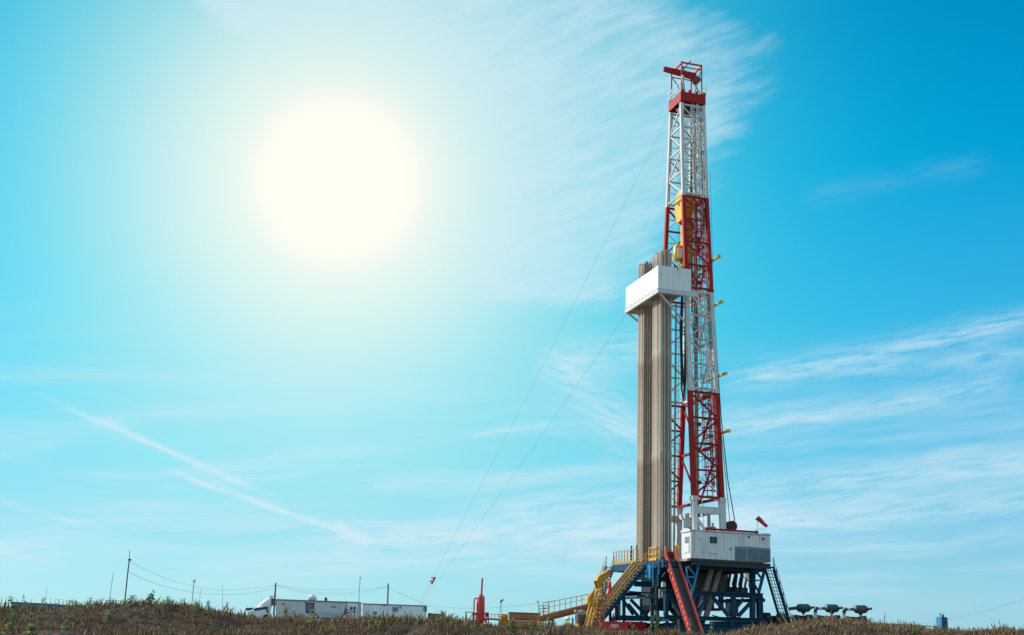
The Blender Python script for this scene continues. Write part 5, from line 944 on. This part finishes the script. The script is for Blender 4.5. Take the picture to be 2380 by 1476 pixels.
pole('floodlight_mast', 'slim mast with two dark floodlights above the orange tank', 'lamp', 1162.5, 1428, 1164, 1397, 150, .04, M_STAND, .035, [('floodlight', MB().box(Q(1164.3, 1398, 150), (.1, 0, 0), (0, .1, 0), (0, 0, .13)), M_DGREY), ('floodlight', MB().box(Q(1168, 1394.8, 150), (.12, 0, .05), (0, .1, 0), (-.03, 0, .09)), M_DGREY), ('lamp_stay', MB().tube(Q(1166.5, 1396, 150), Q(1167, 1428, 150), .02, 5), M_STAND)])
pole('floodlight_mast', 'short thin mast with one dark floodlight behind the gate frame', 'lamp', 1251.5, 1412, 1251, 1398, 150, .03, M_STAND, .03, [('floodlight', MB().box(Q(1250, 1398.5, 150), (.08, 0, 0), (0, .08, 0), (0, 0, .1)), M_DGREY)])
fp = Q(358, 1408, 68); fp.z = float(terrain(fp.x, 68)) - .05
fl = thing('flag', 'small white and red pennant flag on top of the left mound', 'flag', fp, 0)
part(MB().tube(fp, Q(355, 1369, 68), .009, 5), 'flag_pole', M_STAND, fl); part(MB().prism([Q(354.5, 1369, 68), Q(361.5, 1376.5, 68), Q(356.5, 1379, 68)], Vector((0, .01, 0))), 'flag_cloth', M_LAMPW, fl)
def wire(label, pts, grp='overhead power cables', r=.015):
    ws_ = [py(x, y, Yd) for x, y, Yd in pts]; P_ = []
    for i in range(len(ws_) - 1):
        p0, p1, p2, p3 = ws_[max(i - 1, 0)], ws_[i], ws_[i + 1], ws_[min(i + 2, len(ws_) - 1)]
        for k in range(8):
            t = k / 8; P_.append(.5 * (2 * p1 + (p2 - p0) * t + (2 * p0 - 5 * p1 + 4 * p2 - p3) * t * t + (3 * p1 - p0 - 3 * p2 + p3) * t ** 3))
    P_.append(ws_[-1]); return solo(MB().loft(P_, r, 4), 'overhead_cable', M_WIRE, label, 'cable', ws_[0], 0, grp)
wire('upper cable sagging from the tall utility mast to the junction box pole', [(301, 1304, 130), (331, 1320, 142), (390, 1346, 160), (448, 1362, 175), (516, 1371.5, 190), (580, 1368, 200), (640, 1360.5, 205)])
wire('lower cable sagging from the tall utility mast to the junction box pole', [(298, 1328, 130), (325, 1342, 142), (376, 1361, 158), (448, 1377, 175), (516, 1382, 190), (580, 1379, 200), (640, 1366, 205)], r=.018)
wire('upper cable between the junction box pole and the white topped pole', [(642, 1360, 205), (690, 1366.5, 208), (760, 1371, 212), (830, 1370, 216), (901, 1363, 219.5)])
wire('middle cable between the junction box pole and the white topped pole', [(642, 1360.5, 205), (690, 1370, 208), (760, 1378, 212), (830, 1376, 216), (901, 1364, 219.5)])
wire('lowest cable between the junction box pole and the white topped pole', [(642, 1362, 205), (690, 1374, 208), (760, 1383, 212), (830, 1381, 216), (901, 1365, 219.5)])
wire('cable from the white topped pole down to the right then up to the yellow tower', [(903, 1366, 219.5), (950, 1388, 212), (985, 1402, 205), (1008, 1409, 200), (1060, 1413, 185), (1120, 1413.5, 170), (1200, 1408.5, 150), (1290, 1396, 130), (1370, 1381, 112)], r=.018)
wire('steeper cable from the white topped pole down behind the weeds', [(903, 1366, 219.5), (950, 1389, 216), (985, 1405, 212), (1020, 1420, 208), (1080, 1444, 200)])
wire('single cable rising to the right edge above the blue tank tower', [(2098, 1456, 231), (2128, 1452, 222), (2204, 1440, 196), (2290, 1420, 185), (2340, 1405, 178), (2420, 1379, 168)], r=.018)
wire('faint handrail line on the shed roofs at far left', [(128, 1392.5, 222), (150, 1395, 222), (180, 1400, 222), (238, 1402, 222)], r=.03)
# guy lines of the rig with the red carriage
ga_ = py(957, 1420, 232); gb = py(968, 1405, 232)
g1a, g2a = R(-1.45, 1.5, 50.6), R(-4.6, 4.1, 30.3)
def guy(label, a, b): return solo(MB().loft([a.lerp(b, k / 14) - ZV * (4 * .45 * (k / 14) * (1 - k / 14)) for k in range(15)], .012, 4), 'guy_line', M_GUY, label, 'cable', b, 0, 'guy lines of the mast')
guy('long guy line from the mast crown down to the left behind the office trailer', g1a, py(946, 1457, 240)); guy('lower guy line from the racking board down to the left behind the office trailer', g2a, py(937, 1457, 240))
def on_line(a, b, x):
    best = None
    for k in range(2001):
        p = a.lerp(b, k / 2000) - ZV * (4 * .45 * (k / 2000) * (1 - k / 2000)); q_ = p - EYE; X = 1190 + FPX * q_.dot(RT) / q_.dot(FW)
        if best is None or abs(X - x) < best[0]: best = (abs(X - x), p, k / 2000)
    return best[1]
e0, e1 = on_line(g1a, py(946, 1457, 240), 1000.5), on_line(g1a, py(946, 1457, 240), 1007.5)
ec = thing('escape_carriage', 'small red escape carriage hanging on the long guy line', 'carriage', e0, 0)
ax = (e1 - e0).normalized(); part(MB().tube(e0 - ZV * .2 + Vector((.25, 0, 0)), e1 - ZV * .2 + Vector((.25, 0, 0)), .2, 8), 'carriage_body', M_RED2, ec, True)
for t in (.2, .75): p = e0.lerp(e1, t); part(MB().tube(p + Vector((-.25, 0, .1)), p + Vector((.25, 0, -.15)), .1, 7), 'carriage_wheel', M_RED, ec, True)
# ------------------------------------------------------------------ far buildings
def shed(label, x0, x1, ytop, ky, Yd, wm, rm, rib, grp='low buildings at the horizon', rooft=1.6):
    global YT; YT = Yd; rt = thing('site_shed', label, 'building', Vector((P((x0 + x1) / 2, 1450).x, Yd, GZ)), 0, grp)
    part(slab(x0, x1, ytop + rooft, 1500, 0, 5, ky), 'wall', wm, rt); part(slab(x0 - .6, x1 + .6, ytop, ytop + rooft - .05, -.25, 5.2, ky), 'roof', rm, rt)
    n = max(2, int((x1 - x0) / 12))
    for k in range(n): xa = x0 + (x1 - x0) * (k + .08) / n; xb = x0 + (x1 - x0) * (k + .92) / n; part(slab(xa, xb, ytop + rooft + 1 + (xa - x0) * ky, 1490, -.06, .0, ky), 'wall_panel', wm, rt)
    return rt
shed('grey blue long shed roof at the far left edge', 28, 112, 1398.5, .05, 222, M_VENT, M_ROOFG, 1)
s2 = shed('bright blue shed right of the grey shed at far left', 113, 168, 1404, .045, 221, M_BLUEL, M_STRIPE, 1)
for x in (128, 137, 160): part(MB().beam(py(x, 1392.5 + (x - 128) * .1, 222), py(x, 1406, 222), .06), 'roof_post', M_STAND, s2)
shed('dark red low roof behind the weeds left of the truck', 384, 447, 1403.5, .04, 200, M_ROOFR, M_ROOFR, 1)
shed('long grey roof at the right horizon, nearer the engines', 2036, 2112, 1447.5, .055, 230, M_VENT, M_ROOFG, 1); shed('long grey roof at the right horizon, nearer the blue tank tower', 2120, 2178, 1452.5, .05, 232, M_VENT, M_ROOFG, 1)
shed('pale container end standing between the twin roofs and the tower', 2168, 2180, 1456, .03, 215, M_BAIT2, M_TRIM, 1)
fb = thing('pipe_rack', 'thin dark pipe frame standing left of the utility mast foot', 'rack', Q(258, 1412, 160), 0)
for a, b in (((243, 1395), (282, 1397)), ((247, 1396), (245, 1442)), ((272, 1396), (270, 1442)), ((254, 1396), (247, 1401))): part(MB().beam(Q(*a, 160), Q(*b, 160), .06), 'rack_bar', M_DGREY, fb)
YT = 200
tw = thing('tank_tower', 'upright blue steel tank with valves on top at the right', 'tank', Vector((P(2192, 1480).x, YT, GZ)), 0)
tp = [P(2181.5, 1434, 1.2), P(2188, 1435, 0), P(2202, 1435, 0), P(2202.5, 1434, 1.4)]
bt = [Vector((p.x, p.y, GZ)) for p in (P(2184.5, 1476, 1.2), P(2191, 1476, 0), P(2205, 1476, 0), P(2205, 1476, 1.4))]
part(MB().hexa(bt + tp), 'tank_shell', M_STRIPE, tw); part(MB().prism([tp[0] - Vector((.03, .02, 0)), tp[1] - Vector((.03, .02, 0)), bt[1] - Vector((.03, .02, 0)), bt[0] - Vector((.03, .02, 0))], Vector((.028, .018, 0))), 'side_sheet', M_BLUEL, tw)  # side sheet paints the sunlit left face in a lighter blue
for x, h in ((2193, 5), (2196, 4), (2187.5, 8)): part(MB().tube(P(x, 1435.5, .5), P(x, 1435.5 - h, .5), .09, 6), 'valve_stem', M_NAVY if x > 2190 else M_RUST, tw, True); part(MB().tube(P(x - 1, 1435 - h, .5), P(x + 1, 1435 - h, .5), .12, 6), 'valve_wheel', M_NAVY, tw, True)
part(MB().loft([P(2194.5, 1431, .6), P(2193.5, 1427, .6), P(2195, 1424.5, .6), P(2197, 1427, .6), P(2196, 1431, .6)], .04, 5), 'top_hoop', M_STAND, tw, True)
# ------------------------------------------------------------------ people
def person(label, foot, yaw, suit, arm=(.25, .05), stride=.12, lean=0.0, hat=M_HAT):
    root = thing('person', label, 'person', foot, yaw)
    T = ROOT[root]
    J = {'pelvis': (0, 0, .95, .15), 'spine': (0, .02 + lean * .3, 1.18, .14), 'chest': (0, .03 + lean * .6, 1.38, .17), 'neck': (0, .02 + lean, 1.53, .065), 'head': (0, .04 + lean, 1.62, .085), 'crown': (0, .04 + lean, 1.74, .07)}
    for s_, n in ((-1, 'l'), (1, 'r')):
        f = s_ * stride
        J.update({n + 'sh': (s_ * .19, .03 + lean * .7, 1.43, .075), n + 'el': (s_ * .27, .06 + lean + arm[1], 1.16, .052), n + 'wr': (s_ * .25, .06 + lean + arm[0], .95 + arm[0] * .4, .038), n + 'ha': (s_ * .25, .1 + lean + arm[0], .87 + arm[0] * .5, .04),
                  n + 'hip': (s_ * .1, 0, .88, .105), n + 'kn': (s_ * .11, f * .5 + .02, .5, .075), n + 'an': (s_ * .11, f, .09, .05), n + 'to': (s_ * .12, f + .17, .04, .045)})
    E_ = [('pelvis', 'spine'), ('spine', 'chest'), ('chest', 'neck'), ('neck', 'head'), ('head', 'crown')]
    for n in 'lr': E_ += [('chest', n + 'sh'), (n + 'sh', n + 'el'), (n + 'el', n + 'wr'), (n + 'wr', n + 'ha'), ('pelvis', n + 'hip'), (n + 'hip', n + 'kn'), (n + 'kn', n + 'an'), (n + 'an', n + 'to')]
    def skin(names, grow, nm, m):
        idx = {k: i for i, k in enumerate(names)}; me = bpy.data.meshes.new(nm); me.from_pydata([J[k][:3] for k in names], [(idx[a], idx[b]) for a, b in E_ if a in idx and b in idx], [])
        o = bpy.data.objects.new(nm, me); COL.objects.link(o); o.parent = root; ROOT[o] = T; me.materials.append(m)
        md = o.modifiers.new('skin', 'SKIN'); md.use_smooth_shade = True; o.modifiers.new('sub', 'SUBSURF').render_levels = 1
        if not me.skin_vertices: me.attributes.new
        for k in names: v_ = me.skin_vertices[0].data[idx[k]]; v_.radius = (J[k][3] + grow,) * 2; v_.use_root = k == 'pelvis'
        return o
    skin(list(J), 0, 'body', M_SKIN)
    skin([k for k in J if k not in ('neck', 'head', 'crown') and not k.endswith('ha') and not k.endswith('to')], .022, 'coverall', suit)
    hx, hy = 0, .04 + lean
    lo = lambda mb, nm, m: part(mb, nm, m, root, True)
    W_ = lambda x, y, z: T @ Vector((x, y, z))
    lo(MB().loft([W_(hx, hy, 1.70), W_(hx, hy, 1.72), W_(hx, hy, 1.76), W_(hx, hy, 1.82), W_(hx, hy, 1.85)], [.15, .15, .125, .1, .04], 12), 'hard_hat', hat)
    lo(MB().loft([W_(hx, hy + .1, 1.63), W_(hx, hy + .135, 1.615)], [.012, .022], 6), 'nose', M_SKIN)
    for s_ in (-1, 1): lo(MB().loft([W_(s_ * .035, hy + .095, 1.655), W_(s_ * .035, hy + .115, 1.655)], [.016, .01], 6), 'eye', M_BLACK)
    for n in 'lr':
        x, y = J[n + 'an'][0], J[n + 'an'][1]; lo(MB().loft([W_(x, y - .07, .05), W_(x, y + .05, .06), W_(x, y + .2, .045), W_(x, y + .24, .03)], [.055, .065, .055, .03], 8), 'boot', M_BLACK)
        hxw = J[n + 'ha']
        mb = MB()
        for k in range(4): o = Vector((0, (k - 1.5) * .02, 0)); a = Vector(hxw[:3]) + o; mb.loft([T @ (a - Vector((0, 0, .02))), T @ (a - Vector((0, -.01, .07))), T @ (a - Vector((0, -.03, .1 - .008 * abs(k - 1))))], [.011, .01, .007], 5)
        a = Vector(hxw[:3]); mb.loft([T @ (a + Vector((0, .03, .01))), T @ (a + Vector((0, .06, -.03)))], [.012, .008], 5); part(mb, 'fingers', M_SKIN, root, True)
person('person in an orange coverall standing on the drill floor behind the cabin roof', R(1.45, -2.3, 7.75), YAW + 2.6, M_OVER_O, (.3, .12))
sb = rigthing('work_stand', 'grey raised work stand on the drill floor hidden behind the cabin', 'stand', 1.4, -2.3, FZ)
part(MB().rbox(.9, 2.0, -2.8, -1.8, 7.62, 7.74), 'stand_deck', M_GREY, sb)
for u_ in (1.0, 1.9):
    for v_ in (-2.7, -1.9): part(MB().rbox(u_ - .05, u_ + .05, v_ - .05, v_ + .05, FZ, 7.62), 'stand_leg', M_GREY, sb)
pr = R(-4.2, 1.7, 5.87).lerp(R(-8.6, 1.7, .7), .62)
person('person in a red coverall on the pipe ramp beside the yellow tower', pr + ZV * .0, YAW + 1.5, M_OVER_R, (.15, .02), .06)
gp_ = pv(1425, 1440, 3.2)
person('person in a red coverall standing on the ground under the stair', Vector((gp_.x, gp_.y, float(terrain(gp_.x, gp_.y)))), YAW + 2.9, M_OVER_R, (.05, .0), .08)
person('person in red with a blue hard hat beside the cabin door', R(-2.9, -1.2, FZ), YAW + 2.0, M_OVER_R, (.2, .05), .08, 0, M_STRIPE)
# small gear on the drill floor seen between the mast legs
ir = rigthing('iron_roughneck', 'white and tan pipe handling machine on the drill floor inside the mast', 'machine', .3, -.6, FZ)
part(MB().rbox(-.3, .9, -1.0, -.2, FZ, 6.6), 'machine_base', M_DGREY, ir); part(MB().rbox(-.1, .2, -.9, -.5, 6.6, 10.1), 'machine_column', M_BEIGE, ir); part(MB().rbox(-.5, .7, -1.1, -.2, 9.2, 9.9), 'machine_head', M_LAMPW, ir); part(MB().rbox(.5, .8, -.9, -.4, 6.6, 9.4), 'machine_column', M_GREY, ir); part(MB().loft([R(.9, -.7, 9.0), R(1.3, -.7, 8.9), R(1.35, -.7, 8.2)], .12, 8), 'machine_arm', M_YEL2, ir, True)
part(MB().loft([R(.1, -1.2, 9.1), R(.1, -1.2, 8.4), R(.1, -1.2, 8.3), R(.1, -1.2, 7.4)], [.16, .2, .12, .1], 10), 'machine_cylinder', M_OCHRE, ir, True)
bw_ = rigthing('beige_guard', 'tall beige guard plate standing beside the right base leg', 'guard', 1.1, -2.4, FZ)
part(MB().prism([R(.75, -2.6, 6.05), R(1.25, -2.6, 6.05), R(1.05, -2.6, 10.2), R(.8, -2.6, 10.4)], CV * .1), 'guard_plate', M_BEIGE, bw_); part(MB().rbox(1.25, 1.35, -2.6, -2.5, FZ, 9.5), 'guard_post', M_BEIGE, bw_)
fw_ = rigthing('floor_winch', 'dark red floor winch behind the pipe bundles at the drill floor edge', 'winch', -2.2, 1.0, FZ)
part(MB().tube(R(-2.2, .8, 7.3), R(-2.2, 1.6, 7.3), .55, 16), 'winch_drum', M_RED, fw_, True); part(MB().rbox(-2.7, -1.7, .7, .78, FZ, 7.9), 'winch_cheek', M_RED, fw_); part(MB().rbox(-2.7, -1.7, 1.62, 1.7, FZ, 7.9), 'winch_cheek', M_RED, fw_)
